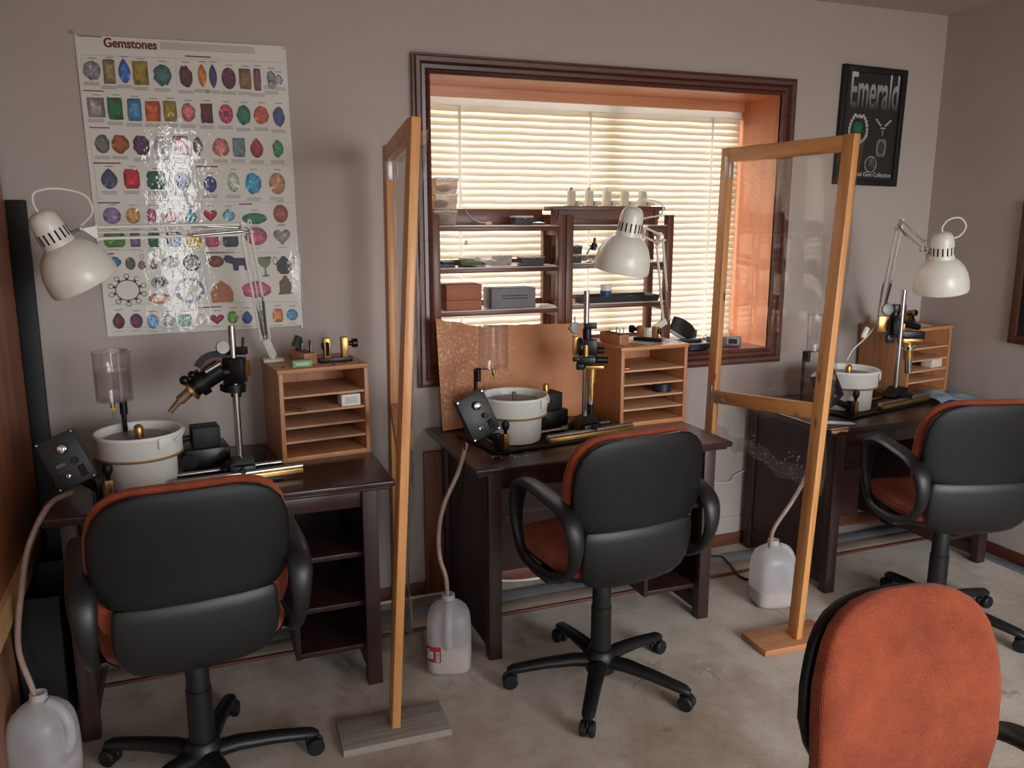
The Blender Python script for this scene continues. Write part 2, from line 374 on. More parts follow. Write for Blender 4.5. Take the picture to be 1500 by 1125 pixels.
# ------------------------------------------------------------------ venetian blind
BY = 3.664
bl = thing('venetian_blind', 'cream venetian blind closed across the back window', 'blind', ((WX0+WX1)/2, BY, WZ1-.045))
m = MB(); m.mm((WX0+.008, BY-.016, WZ1-.078), (WX1-.012, BY+.014, WZ1-.046), bev=.002); m.build('headrail', tape_mat, bl, True)
m = MB(); n = 36; z0, z1 = 1.052, 2.118; nb = 5
for k in range(n):
    z = z1-(z1-z0)*k/(n-1); tilt = math.radians(66-8*max(0, (k-18)/17)+random.uniform(-1.5, 1.5)); hw = .0185
    pr = []
    for q in range(nb+1):
        a = (q/nb*2-1); bow = .0022*(1-a*a)
        pr.append((a*hw*math.cos(tilt)+bow*math.sin(tilt), -a*hw*math.sin(tilt)+bow*math.cos(tilt)))
    # inner edge (towards room) low, outer edge high
    ring = [(-y, z_) for y, z_ in pr]
    vs = []; L = 24
    for i in range(L+1):
        x = WX0+.01+(WX1-WX0-.022)*i/L; sag = .0012*math.sin(i*1.7+k)
        vs += [V((x, BY-y, z-zz+sag)) if False else V((x, BY+y, z+zz+sag)) for y, zz in ring]
    w = nb+1
    m.add(vs, [[i*w+q, i*w+q+1, (i+1)*w+q+1, (i+1)*w+q] for i in range(L) for q in range(nb)])
m.build('slats', slat_mat, bl, True, smooth=60)
MB().mm((WX0+.01, BY-.012, 1.022), (WX1-.012, BY+.012, 1.036), bev=.004).build('bottom_rail', white_enamel, bl, True)
for x in (1.16, 1.80, 2.47):
    MB().mm((x-.006, BY-.021, 1.036), (x+.006, BY-.019, 2.13)).build('ladder_tape', tape_mat, bl, True)
m = MB(); p0 = V((1.165, BY-.024, 2.12)); p1 = at(683, 352, 3.60)
m.tube(spline([p0, V((1.15, 3.63, 1.85)), V((1.16, 3.625, 1.72)), at(680, 312, 3.60), p1]), .0012, 6); m.build('pull_cord', white_cord, bl, True)
m = MB(); m.lathe([(.002, .022), (.005, .02), (.009, .004), (.009, 0)], 12, p1-V((0, 0, .02))); m.build('cord_tassel', cream_plastic, bl, True)
m = MB(); m.tube(spline([V((1.165, BY-.024, 2.10)), V((1.16, 3.63, 1.8)), at(679, 300, 3.6), at(690, 318, 3.58), at(704, 326, 3.55), at(714, 326, 3.52)]), .0014, 6); m.build('lift_cord', white_cord, bl, True)
# ------------------------------------------------------------------ office chairs
def yb(z): return -.235-.10*max(0, z-.72)+.03*max(0, .70-z)
def back_parts(t, cushion, pad):
    m = MB(); m.slab([(z, yb(z)+.048, w, th) for z, w, th in cushion], .028, 40, .3, .55); m.build('backrest_cushion', orange_cloth, t)
    m = MB(); m.slab([(z, yb(z)+.008, w, th) for z, w, th in pad], .028, 40, .3, .55); m.build('backrest_pad', black_pad, t)
def make_chair():
    t = thing('office_chair', '', 'chair', (0, 0, 0))
    # star base
    m = MB(); m.lathe([(.03, .05), (.052, .055), (.056, .11), (.045, .135), (.038, .14)], 28); m.build('base_hub', black_plastic, t)
    for k in range(5):
        m = MB(); pts = [(.03, 0, .092), (.10, 0, .097), (.2, 0, .088), (.28, 0, .076), (.315, 0, .070), (.335, 0, .064)]
        m.tube(pts, [.032, .030, .026, .024, .023, .014], 14, ell=.75, up=(0, 0, 1)); l = m.build('star_leg', black_plastic, t)
        l.rotation_euler.z = k*2*PI/5
        m = MB()
        for s in (-1, 1): m.lathe([(.008, -.011), (.022, -.011), (.027, -.006), (.027, .006), (.022, .011), (.008, .011)], 20, (.325, s*.014, .027), (0, 1, 0))
        m.box((.325, 0, .036), (.034, .008, .03), bev=.003); m.cyl((.318, 0, .03), (.318, 0, .066), .007)
        # hood over the wheels
        m.tube([(.325+.029*math.cos(a), 0, .027+.029*math.sin(a)) for a in (2.6, 2.1, 1.6, 1.1, .6)], .004, 8, ell=1, up=(0, 1, 0))
        m.build('caster', black_matt, l)
    m = MB(); m.lathe([(.037, .12), (.036, .30), (.033, .302), (.033, .40), (.030, .42), (.030, .47)], 28); m.build('gas_column', black_plastic, t)
    m = MB(); m.box((0, .0, .462), (.17, .24, .035), bev=.01); m.tube([(.08, .02, .46), (.2, .03, .455), (.23, .03, .455)], .006, 8); m.build('tilt_mechanism', black_plastic, t)
    # seat
    m = MB()
    rows = [(.493, .03, .205, .40), (.505, .03, .233, .45), (.53, .03, .243, .47), (.548, .03, .236, .455), (.557, .028, .20, .39), (.559, .028, .10, .2)]
    m.slab(rows, 0, 40, .42, .42); m.build('seat_cushion', orange_cloth, t)
    m = MB(); m.slab([(.468, .03, .12, .22), (.476, .03, .2, .38), (.494, .03, .232, .45), (.508, .03, .238, .46), (.51, .03, .23, .45)], 0, 40, .42, .42); m.build('seat_shell', black_plastic, t)
    # backrest cushion (front) and black padded back, lower shell
    back_parts(t, [(.585, .150, .018), (.590, .193, .034), (.605, .227, .05), (.64, .242, .056), (.70, .249, .06), (.78, .255, .06), (.86, .2525, .056), (.92, .2375, .052), (.955, .214, .046), (.975, .184, .038), (.988, .141, .026), (.992, .096, .012)],
        [(.668, .160, .02), (.672, .184, .03), (.685, .21, .034), (.71, .232, .036), (.75, .245, .036), (.82, .248, .036), (.88, .244, .034), (.925, .227, .032), (.953, .201, .028), (.97, .171, .022), (.98, .128, .012)])
    m = MB(); rows = []
    for z, y, w, th in [(.452, -.09, .10, .12), (.462, -.13, .135, .12), (.480, -.17, .16, .09), (.505, -.20, .178, .06), (.54, -.219, .19, .038), (.59, -.231, .195, .026), (.64, -.236, .194, .022), (.668, -.236, .19, .02), (.676, -.235, .186, .012)]:
        rows.append((z, y, w*1.07, th))
    m.slab(rows, .028, 40, .35, .6); m.build('lower_shell', black_plastic, t)
    for s in (-1, 1):
        path = [(.256, .155, .70), (.260, .125, .752), (.264, .05, .776), (.266, -.07, .772), (.266, -.18, .757), (.264, -.238, .725), (.261, -.256, .665), (.258, -.24, .595), (.256, -.18, .53), (.254, -.08, .492), (.253, .04, .484), (.253, .12, .505), (.254, .158, .57), (.255, .166, .64)]
        P = spline([(s*x, y, z) for x, y, z in path], 5, True)
        m = MB(); rr = []
        for p in P:
            top = max(0, min(1, (p.z-.60)/.14)); rr.append(.0155+.004*(1-top)*.5)
        R = []; k = len(P)
        for i, p in enumerate(P):
            tt = (P[(i+1) % k]-P[i-1]).normalized(); a = V((1, 0, 0)); a = (a-tt*a.dot(tt)).normalized(); b = tt.cross(a)
            top = max(0, min(1, (p.z-.56)/.16)); wid = .018+.016*top
            R.append([p+a*math.cos(q*2*PI/14)*wid+b*math.sin(q*2*PI/14)*.0165 for q in range(14)])
        m.rings(R, closed=True)
        m.box((s*.225, -.03, .478), (.09, .13, .018), bev=.006); m.build('armrest', black_plastic, t)
    return t
def place(t, x, y, rot, phase, label):
    t.location = (x, y, 0); t.rotation_euler.z = math.radians(rot); t['label'] = label; t['group'] = 'office chairs in the workroom'
    k = 0
    for ch in t.children:
        if ch.name.startswith('star_leg'): ch.rotation_euler.z = math.radians(phase+72*k-rot); k += 1
ch0 = make_chair()
CH = [(-.055, 2.40, 5, 2, 'black and orange office chair seen from behind at the desk under the gemstones poster'),
      (1.285, 2.448, 5, 20, 'black and orange office chair at the middle desk in front of the window'),
      (2.78, 2.36, -16, 5, 'black and orange office chair at the right desk below the framed emerald picture'),
      (1.15, .85, 175, 30, 'office chair in the near foreground turned to show its worn orange backrest front')]
for i, a in enumerate(CH):
    t = ch0 if i == 0 else copy_tree(ch0)
    place(t, *a)
    if i == 3:                                             # this one has its seat and arms set lower under the back
        for ch in list(t.children):
            if ch.name.startswith(('armrest', 'seat', 'tilt')): ch.location.z -= .09
            elif ch.name.startswith(('backrest', 'lower_shell')):
                if ch.name.startswith('lower'): ch.scale.x = .82
                else: bpy.data.objects.remove(ch)
        arch = [(.64, .186, .056), (.70, .197, .06), (.78, .199, .06), (.84, .195, .058), (.88, .186, .054), (.915, .175, .050), (.942, .160, .045), (.962, .140, .039), (.978, .112, .031), (.988, .078, .021), (.993, .04, .010)]
        back_parts(t, [(.585, .12, .018), (.590, .155, .034), (.605, .178, .05)]+arch, [(.668, .13, .02), (.672, .15, .03), (.685, .172, .034), (.71, .186, .036)]+[(z-.016, w+.002, .034*min(1, th/.04)) for z, w, th in arch[2:]])

# ------------------------------------------------------------------ desks (origin: floor under the front left corner of the top)
DW, DD, DH = 1.09, .655, .765
def make_desk():
    t = thing('work_desk', '', 'desk', (0, 0, 0))
    m = MB(); m.box((DW/2, DD/2, DH-.011), (DW, DD, .022), bev=.006, seg=3); m.box((DW/2, DD/2, DH-.028), (DW-.03, DD-.03, .012), bev=.003); m.build('desk_top', espresso, t)
    for x, y in ((.085, .05), (DW-.085, .05), (.085, DD-.05), (DW-.085, DD-.05)):
        m = MB(); m.beam((x, y, 0), (x, y, DH-.034), .052, .045, bev=.003); m.build('leg', espresso_z, t)
    for x in (.085, DW-.085):
        m = MB(); m.mm((x-.012, .07, .06), (x+.012, DD-.07, DH-.034)); m.mm((x-.017, .07, .03), (x+.017, DD-.07, .09), bev=.002); m.build('side_panel', espresso_z, t)
    m = MB(); m.mm((.11, .04, DH-.095), (DW-.11, .06, DH-.034), bev=.002); m.build('front_rail', espresso, t)
    m = MB(); m.mm((.11, DD-.075, .36), (.74, DD-.06, DH-.034)); m.mm((.11, DD-.09, .10), (.74, DD-.075, .36)); m.build('back_panel', espresso, t)
    c = MB(); c.mm((.735, .055, .13), (.753, DD-.06, DH-.034), bev=.001); c.mm((.753, DD-.075, .13), (DW-.1, DD-.06, DH-.034)); c.build('cubby_panel', espresso_z, t)
    for z in (.14, .305, .49):
        m = MB(); m.mm((.753, .06, z-.009), (DW-.097, DD-.075, z+.009), bev=.001); m.build('cubby_shelf', espresso, t)
    return t
dk = make_desk()
for i, (x, y, l) in enumerate(((-.475, 2.70, 'dark brown desk below the gemstones poster with open cubby shelves'),
                               (.905, 2.703, 'dark brown desk in front of the window, the middle one'),
                               (2.49, 2.705, 'dark brown desk in the right corner under the framed emerald picture'))):
    t = dk if i == 0 else copy_tree(dk)
    t.location = (x, y, 0); t['label'] = l; t['group'] = 'dark desks along the back wall'
def chips(x, y, n, seed, label, name='paint_splatter'):
    r = random.Random(seed); m = MB()
    for k in range(n):
        cx, cy, a, L = x+r.uniform(-.09, .09), y+r.uniform(-.035, .035), r.uniform(0, PI), r.uniform(.004, .022)
        m.prism([(L*math.cos(q*2*PI/7)*r.uniform(.6, 1), .0025*math.sin(q*2*PI/7)) for q in range(7)], .0006, (cx, cy, DH+.0003), (math.cos(a), math.sin(a), 0), (-math.sin(a), math.cos(a), 0))
    return m
M = chips(1.10, 2.825, 16, 3, ''); o = solo(M, 'slurry_drips', pm('dried slurry', rgb(205, 185, 175), .7), 'dried pale drips on the front left of the middle desk', 'stain'); o['kind'] = 'stuff'
# chipped corner of the right desk
m = MB(); m.prism([(0, 0), (.085, .003), (.10, .012), (.06, .016), (.02, .018), (-.002, .012)], .002, (2.492, 2.7035, .766)); m.prism([(0, 0), (.09, 0), (.085, -.012), (.05, -.006), (.02, -.015), (0, -.008)], .002, (2.491, 2.7035, .762), (1, 0, 0), (0, 0, 1))
solo(m, 'chipped_veneer', ply_edge, 'chipped light patch on the front left corner of the right desk', 'chip')

# ------------------------------------------------------------------ shelf boxes standing on the desks
BW, BD, BH = .333, .285, .345
def make_box():
    t = thing('pigeonhole_box', '', 'shelf box', (0, 0, 0))
    m = MB(); w = .016; m.mm((0, 0, 0), (w, BD, BH-w), bev=.001); m.mm((BW-w, 0, 0), (BW, BD, BH-w), bev=.001); m.mm((w, BD-.008, 0), (BW-w, BD, BH-w)); m.build('side_boards', box_wood_z, t)
    m = MB(); m.mm((-.004, -.003, BH-w), (BW+.004, BD, BH), bev=.002)
    m.build('top_board', box_wood, t)
    for k in range(6):
        h = MB(); h.cyl((.03+.05*k+(.03 if k > 2 else 0), .03+(.0 if k % 2 else .025), BH-.001), (.03+.05*k+(.03 if k > 2 else 0), .03+(.0 if k % 2 else .025), BH+.0004), .009, n=18); h.build('dop_hole', dark_slot, t)
    m = MB(); m.mm((w, 0, 0), (BW-w, BD-.008, .018), bev=.001); m.build('bottom_board', box_wood, t)
    for k in range(4):
        z = .068+.0545*k+(0 if k < 3 else .006); m = MB(); m.mm((w, .004, z), (BW-w, BD-.008, z+.008), bev=.001); m.build('shelf', ply_edge, t)
    return t
bx = make_box()
BOX = [(.278, 3.04, 6.5, 'orange plywood pigeonhole box on the left desk, lamp clamped at its back'),
       (1.675, 3.06, 2.5, 'orange plywood pigeonhole box on the middle desk before the window'),
       (3.27, 3.07, 9, 'orange plywood pigeonhole box on the right desk in the corner')]
BT = []
for i, (x, y, r, l) in enumerate(BOX):
    t = bx if i == 0 else copy_tree(bx)
    t.location = (x, y, DH); t.rotation_euler.z = math.radians(r); t['label'] = l; t['group'] = 'pigeonhole boxes on the desks'
    BT.append(Matrix.Translation((x, y, DH)) @ Matrix.Rotation(math.radians(r), 4, 'Z'))
def on(i, x, y, z=BH): return BT[i] @ V((x, y, z))

# ------------------------------------------------------------------ partitions of pine with clear vinyl
def partition(label, fb, ft, bb, bt, zr, side, foot, foot_mat, post_mat, zv, seed, base_tag):
    t = thing('vinyl_partition', label, 'partition', (fb[0], (fb[1]+bb[1])/2, 0))
    fb, ft, bb, bt = V(fb), V(ft), V(bb), V(bt); w, d = .028, .058
    lerp = lambda a, b, z: a+(b-a)*((z-a.z)/(b.z-a.z))
    m = MB(); m.beam(fb, ft, w, d); m.build('front_post', post_mat, t, True)
    m = MB(); m.beam(bb, bt, w, d); m.build('back_post', post_mat, t, True)
    tf, tb = lerp(fb, ft, ft.z-.03), lerp(bb, bt, bt.z-.03); dy = V((0, .028, 0))
    m = MB(); m.beam(tf+dy, tb-dy, w*.98, d, (0, 0, 1)); m.build('top_rail', pine_y, t, True)
    rf, rb = lerp(fb, ft, zr[0]), lerp(bb, bt, zr[1])
    m = MB(); m.beam(rf+dy, rb-dy, w*.98, d, (0, 0, 1)); m.build('cross_rail', pine_y, t, True)
    fo = MB(); fo.T = Matrix.Translation(V((fb.x, fb.y, 0))) @ Matrix.Rotation(math.radians(foot[4]), 4, 'Z'); fo.mm((foot[0], foot[1], .001), (foot[2], foot[3], .026), bev=.002); fo.build('foot_board', foot_mat, t, True)
    if len(foot) > 5:
        fo = MB(); fo.mm((bb.x-.09, bb.y-.05, .014), (bb.x+.09, bb.y+.05, .03), bev=.002); fo.build('foot_board', foot_mat, t, True)
    # corner plates screwed on the outer face
    for q, zz, vert in ((tb, tb.z-.05, 1), (rb, rb.z, 0)):
        p = lerp(bb, bt, zz); m = MB(); fx, fy = p.x-w/2-.0011, p.y-d/2-.0011
        if vert: parts = [((fx, p.y-.014, p.z), (.002, .02, .09)), ((p.x, fy, p.z), (.02, .002, .09))]
        else: parts = [((fx, p.y, p.z), (.002, .024, .10)), ((fx, p.y-.06, p.z-.002), (.002, .08, .022))]
        for c, sz in parts:
            m.box(c, sz, bev=.0008)
            for e in (-.3, .3):
                k = max(range(3), key=lambda i: sz[i]); cc = V(c); cc[k] += e*sz[k]
                nn = V((-1, 0, 0)) if sz[0] < .003 else V((0, -1, 0)); m.cyl(cc, cc+nn*.0025, .004, n=10)
        m.build('corner_plate', zinc, t, True)
    r = random.Random(seed)
    def sheet(u, v):                                       # u along front->back, v from bottom to top
        z0 = zv[0]+zv[2]*u+.012*math.sin(u*14)+.008*math.sin(u*31); z1 = min(ft.z, bt.z)-.012; z = z0+(z1-z0)*v
        a, b = lerp(fb, ft, z), lerp(bb, bt, z); p = a+(b-a)*(-.03+1.06*u)
        fold = .0032*math.sin(u*24+math.sin(v*4)*1.1)*(.4+.6*(1-v)) + .006*math.sin(u*5+v*1.5) + .007*math.sin(v*21+u*3)*(abs(2*u-1)**4)
        loose = .03*max(0, .42-v)*math.sin(u*6+1)*zv[3]
        return p+V((side*(w/2+.010)+fold+loose, 0, 0))
    m = MB(); m.grid(sheet, 70, 90); m.build('vinyl_sheet', vinyl, t, True, smooth=180)
    m = MB()                                               # cloudy folded hem and free edges
    for u0, u1 in ((.0, .05), (.95, 1.0)): m.grid(lambda u, v: sheet(u0+(u1-u0)*u, v)+V((side*.003+.004*math.sin(v*26+u0*5), 0, 0)), 6, 80)
    m.grid(lambda u, v: sheet(u, v*.05)+V((side*.002, 0, 0)), 60, 5)
    m.build('vinyl_hem', vinyl_edge, t, True, smooth=180)
    if zv[4]:                                              # trapped bubbles along the free lower edge
        m = MB()
        for k in range(150):
            u = r.uniform(.03, .97); v = r.uniform(.0, .085)*(.5+.5*math.sin(u*7)**2)+.004; p = sheet(u, v); m.ball(p+V((-side*.001, 0, 0)), r.uniform(.0012, .003), (.5, r.uniform(.8, 2), 1))
        o = m.build('bubbles', clear('bubble sheen', (.95, .95, .95, 1), .5, .1, .35), t, True); o['kind'] = 'stuff'
    return t
partition('tall pine frame with wavy clear vinyl on a grey foot board, left of the window', (.527, 2.43, .0265), (.637, 2.43, 1.928), (.705, 3.15, .0), (.724, 3.15, 1.908), (.94, .91), 1, (-.178, -.088, .17, .088, -1.5), grey_board, pine, (.22, .0, 0, 1, 0), 5, 1)
partition('pine frame with clear vinyl on a tan foot board between middle and right desks', (2.133, 2.43, .0265), (2.226, 2.43, 1.935), (2.150, 3.1, .0), (2.183, 3.1, 1.935), (.93, .862), 1, (-.178, -.06, .16, .10, -2), tan_board, pine, (.60, .0, .07, .35, 1), 9, 1)

# ------------------------------------------------------------------ clamp lamps
def lamp(label, base, sh, el, wr, hc, ax, loop, cordpts, bend):
    base, sh, el, wr, hc, ax = V(base), V(sh), V(el), V(wr), V(hc), V(ax).normalized()
    t = thing('swing_arm_lamp', label, 'lamp', base, 0, 'white swing arm lamps')
    m = MB(); m.box(base+V((0, 0, .006)), (.075, .06, .012), bev=.003); m.cyl(base+V((0, 0, .012)), base+V((0, 0, .045)), .009); m.beam(base+V((0, 0, .02)), sh, .03, .012, (0, 1, 0)); m.build('base_bracket', white_enamel, t, True)
    def arm(a, b, name, sp0, sp1, off):
        d = (b-a).normalized(); o_ = V(off); m = MB()
        for s in (-1, 1): m.beam(a+o_*s, b+o_*s, .009, .009, (0, 1, .2), .002)
        A = m.build(name, white_enamel, t, True)
        m = MB()
        for s in (-1, 1):
            p = a+(b-a)*sp0+o_*.3*s+V((0, -.012*s, 0)); q = a+(b-a)*sp1+o_*.9*s+V((0, -.012*s, 0)); m.cyl(p, q, .0048, n=12); m.tube([p+(p-q).normalized()*.018, p], .0015, 6); m.tube([q, q+(q-p).normalized()*.02], .0015, 6)
        m.build('spring', steel, A, True)
    d1 = (el-sh).normalized(); n1 = V((d1.z, 0, -d1.x)).normalized() if abs(d1.z) > .2 else V((0, 0, 1))
    d2 = (wr-el).normalized(); n2 = d2.cross(V((0, 1, 0))).normalized() if abs(d2.y) < .85 else V((0, 0, 1))
    arm(sh, el, 'lower_arm', .04, .36, n1*.016); arm(el, wr, 'upper_arm', .02, .38, n2*.018)
    m = MB()
    k = [el+n1*.02-d1*.012, el-n1*.02-d1*.012, el-n2*.022+d2*.012, el+n2*.024+d2*.012]
    for yy in (-.009, .009):
        m.tube([p+V((0, yy, 0)) for p in k], .0045, 8, True)
    for p in k: m.cyl(p+V((0, -.013, 0)), p+V((0, .013, 0)), .005, n=10)
    m.build('elbow_joint', white_enamel, t, True)
    m = MB()                                                            # triangular wrist plate + swivel pin
    tri = [wr+n2*.022, wr-n2*.022, wr+d2*.045-n2*.014]
    for yy in (-.008, .008):
        vs = [p+V((0, yy-.0012, 0)) for p in tri]+[p+V((0, yy+.0012, 0)) for p in tri]; m.add(vs, [[0, 1, 2], [5, 4, 3], [0, 3, 4, 1], [1, 4, 5, 2], [2, 5, 3, 0]])
    neck = hc+ax*.16
    m.build('wrist_plate', white_enamel, t, True)
    m = MB(); m.cyl(tri[2], neck, .005, n=12)
    for p in tri: m.cyl(p+V((0, -.013, 0)), p+V((0, .013, 0)), .0045, n=10)
    m.build('swivel_pin', steel, t, True)
    # head: dome shade (mouth at hc, axis towards the socket)
    out = [(.105, 0), (.108, .012), (.1065, .04), (.1005, .07), (.089, .098), (.073, .120), (.055, .135), (.046, .140)]
    inn = [(r-.0025, z-.001) for r, z in out]
    m = MB(); m.lathe(out+inn[::-1]+[out[0]], 48, hc, ax, (False, False)); sd = m.build('lamp_shade', white_enamel, t, True)
    m = MB(); m.lathe([(.048, .134), (.049, .142), (.047, .147), (.045, .205), (.042, .224), (.034, .240), (.02, .248), (.006, .25)], 36, hc, ax); so = m.build('lamp_socket', white_enamel, t, True)
    a, b, d = frame(ax); m = MB()
    for q in range(16):
        th = q*2*PI/16; e = a*math.cos(th)+b*math.sin(th); sdir = e.cross(d)
        m.beam(hc+d*.155+e*.0465, hc+d*.188+e*.0455, .0055, .002, e, 0)
    m.build('vent_slots', dark_slot, so, True); m = MB()
    for q in range(8):
        th = q*2*PI/8; e = a*math.cos(th)+b*math.sin(th); m.beam(hc+d*.2475+e*.014, hc+d*.2385+e*.0345, .0045, .002, d, 0)
    m.build('top_slots', dark_slot, so, True)
    m = MB(); m.lathe([(.014, .134), (.015, .105), (.028, .075), (.030, .055), (.02, .035), (.004, .028)], 20, hc, ax); m.build('bulb', pm('frosted bulb', rgb(235, 232, 226), .4, var=.02), t, True)
    top = hc+ax*.25
    m = MB(); m.tube(spline([top-ax*.004, top+V(loop[0])]+[top+V(l) for l in loop[1:]]+[tri[2]+V((0, 0, .01))], 7), .0035, 8)
    P2 = [wr+n2*.018+V((0, .012, 0)), el+n2*.02+V((0, .014, 0))] 
    if bend: m.tube(spline([wr+n2*.0+V((0, .012, 0)), (wr+el)/2+V((0, .012, 0)), el-n2*.01+V((0, .012, 0)), el+V(bend), el-d1*.06+V((0, .012, 0)), (el+sh)/2+V((0, .013, 0)), sh+V((0, .014, 0))], 7), .003, 8)
    if cordpts: m.tube(spline(cordpts, 6), .003, 8)
    m.build('power_cord', white_cord, t, True); return t
# ------------------------------------------------------------------ lamps on the boxes
L0 = lamp('white swing arm lamp over the left desk, arm stretched level across the poster', on(0, .028, .205), at(389, 497, 3.2), at(360, 336, 3.08), at(143, 341, 3.0), at(126, 415, 2.97), (-.43, -.17, .88),
     [(-.01, 0, .03), (.0, .01, .06), (.06, .02, .07), (.13, .04, .05), (.145, .05, .0)], None, (.01, .01, .03))
L1 = lamp('white swing arm lamp on the middle desk, head hanging before the window shelves', on(1, .265, .225), at(976, 470, 3.3), at(966, 350, 3.2), at(944, 340, 3.03), at(909, 397, 2.9), (.12, -.15, .97),
     [(.02, 0, .02), (.06, 0, .025), (.12, 0, .01), (.13, .02, -.03), (.08, .06, -.045)], None, None)
L2 = lamp('white swing arm lamp on the right desk, head raised beside the corner', on(2, .055, .22), at(1290, 462, 3.24), at(1318, 328, 2.98), at(1352, 360, 2.72), at(1378, 426, 2.64), (-.17, -.08, .97),
     [(-.005, 0, .02), (.03, 0, .05), (.09, 0, .055), (.125, 0, .02), (.09, 0, -.02), (.03, .02, -.035)],
     [at(1290, 462, 3.2), at(1282, 478, 3.1), at(1268, 495, 3.06), at(1250, 512, 3.03), at(1241, 528, 3.02)], None)
m = MB(); m.beam(at(1271, 480, 3.07), at(1264, 495, 3.06), .022, .014, (0, 1, 0), .003); m.build('cord_switch', white_plastic, L2, True)

# ------------------------------------------------------------------ faceting machines
def pb(m, x0, y0, x1, y1, Y, dep, bev=.002, dy=0):           # block filling a measured rectangle at depth Y
    c = at((x0+x1)/2, (y0+y1)/2, Y); c.y += dy; d = (c-CAMP).dot(c_f); k = d/FPX
    m.box(c, ((x1-x0)*k, dep, (y1-y0)*k), (0, 0, -YAW), bev); return m
def pc(m, xa, ya, xb, yb, Y, rpx, r1=None, n=20):            # cylinder between two measured points, radius in photo px
    p, q = at(xa, ya, Y), at(xb, yb, Y); k = (p-CAMP).dot(c_f)/FPX; m.cyl(p, q, rpx*k, (r1 if r1 is not None else rpx)*k, n); return m
N_M = (-c_f*.93+c_r*.34).normalized(); U_M = (c_u*.89-c_r*.46); U_M = (U_M-N_M*U_M.dot(N_M)).normalized()
rotM = Matrix.Rotation(math.radians(-9.3), 3, 'Z'); N_L, U_L = rotM @ N_M, rotM @ U_M; R_L = U_L.cross(N_L)
white_print = pm('white print', rgb(200, 200, 198), .6)
def machine(label, x, y, rz, ctrl, tank, pole, spindle, slit, mt):
    t = thing('faceting_machine', label, 'faceting machine', (x, y, DH), math.radians(rz), 'gem faceting machines')
    m = MB(); m.mm((-.155, -.14, 0), (.43, .20, .014), bev=.003); m.build('base_plate', black_metal, t)
    m = MB(); m.lathe([(.100, .0145), (.108, .018), (.109, .03), (.112, .118)], 48); m.m = 1; m.lathe([(.112, .116), (.130, .117), (.134, .121), (.134, .125), (.112, .1255)], 48)
    m.m = 0; m.lathe([(.112, .125), (.130, .1255), (.1335, .185), (.136, .188), (.136, .196), (.1335, .198), (.128, .196), (.126, .16), (.02, .158)], 56, caps=(False, True)); b = m.build('splash_bowl', [white_plastic, gold_band], t)
    m = MB(); a0 = -.55
    for a in (-.72, .75):
        m.box((.137*math.cos(a-.35), .137*math.sin(a-.35), .174), (.006, .045, .036), (0, 0, a-.35), .002)
    m.tube([(.138*math.cos(q), .138*math.sin(q), .168+.02*math.sin((q+.8)*2.2)) for q in [-.75+.1*k for k in range(15)]], .004, 8); m.build('bowl_clip', white_plastic, b)
    m = MB(); m.lathe([(.01, .166), (.101, .166), (.103, .169), (.103, .173), (.100, .175), (.006, .1755)], 48); d = m.build('lap_disc', grey_lap, t)
    m = MB()
    if spindle: m.lathe([(.0155, .175), (.0155, .203), (.013, .211), (.007, .216), (.002, .217)], 24)
    else: m.lathe([(.0085, .175), (.0085, .204), (.006, .207), (.002, .207)], 20)
    m.build('spindle_nut', brass if spindle else steel, d)
    # control box on a tilting bracket
    o = V(ctrl); w, h, dp = .112, .160, .05
    if slit: N, U = V((.05, -.97, .2)).normalized(), V((-.42, .1, .9)); U = (U-N*U.dot(N)).normalized(); Rr = U.cross(N)
    else: N, U, Rr = N_L, U_L, R_L
    m = MB(); m.T = Matrix.Translation(o) @ Matrix((Rr, U, N)).transposed().to_4x4()
    m.box((0, 0, 0), (w, h, dp), bev=.003); cb = m.build('control_box', black_plastic, t); T = m.T
    for sx in (-1, 1):
        for sy in (-1, 1): m = MB(); m.T = T; m.cyl((sx*.050, sy*.074, dp/2), (sx*.050, sy*.074, dp/2+.0012), .0028, n=10); m.build('panel_screw', steel, cb)
    m = MB(); m.T = T; m.lathe([(.016, .0), (.016, .012), (.014, .013)], 24, (.008, .036, dp/2)); m.build('speed_dial', black_matt, cb)
    m = MB(); m.T = T; m.lathe([(.0145, .013), (.0135, .018), (.011, .0195), (.001, .0195)], 24, (.008, .036, dp/2)); m.build('dial_cap', chrome, cb)
    m = MB(); m.T = T; m.lathe([(.011, 0), (.010, .014), (.001, .015)], 20, (.022, -.010, dp/2)); m.build('small_knob', black_matt, cb)
    m = MB(); m.T = T; m.lathe([(.007, 0), (.007, .004), (.004, .005)], 12, (-.012, -.045, dp/2)); m.beam((-.012, -.045, dp/2+.004), (-.010, -.038, dp/2+.02), .005, .005); m.build('toggle_switch', chrome, cb)
    m = MB(); m.T = T; m.box((.030, -.046, dp/2+.002), (.018, .034, .006), bev=.001); m.box((.030, -.038, dp/2+.006), (.013, .014, .004), (.25, 0, 0), .001); m.build('rocker_switch', dark_slot, cb)
    m = MB(); m.T = T; m.box((-.018, -.008, dp/2+.0004), (.026, .010, .0008)); m.box((.0, -.026, dp/2+.0003), (.07, .0012, .0006)); m.build('panel_print', pm('dim panel print', rgb(92, 92, 94), .6), cb)
    m = MB(); e = o-U*.06-N*.015; m.beam(e, (-.135, -.11, .05), .012, .028, (0, 0, 1)); m.beam((-.135, -.11, .012), (-.135, -.11, .08), .022, .028, (0, 1, 0)); m.cyl(e-Rr*.03, e+Rr*.03, .012); m.build('tilt_bracket', black_metal, t)
    m = MB(); m.box((-.106, -.118, .045), (.024, .022, .062), bev=.003); cp = m.build('clamp_post', brass, t)
    m = MB(); m.lathe([(.006, .075), (.007, .088), (.014, .098), (.016, .112), (.013, .124), (.004, .130)], 20, (-.106, -.118, 0)); m.build('ball_knob', black_plastic, cp)
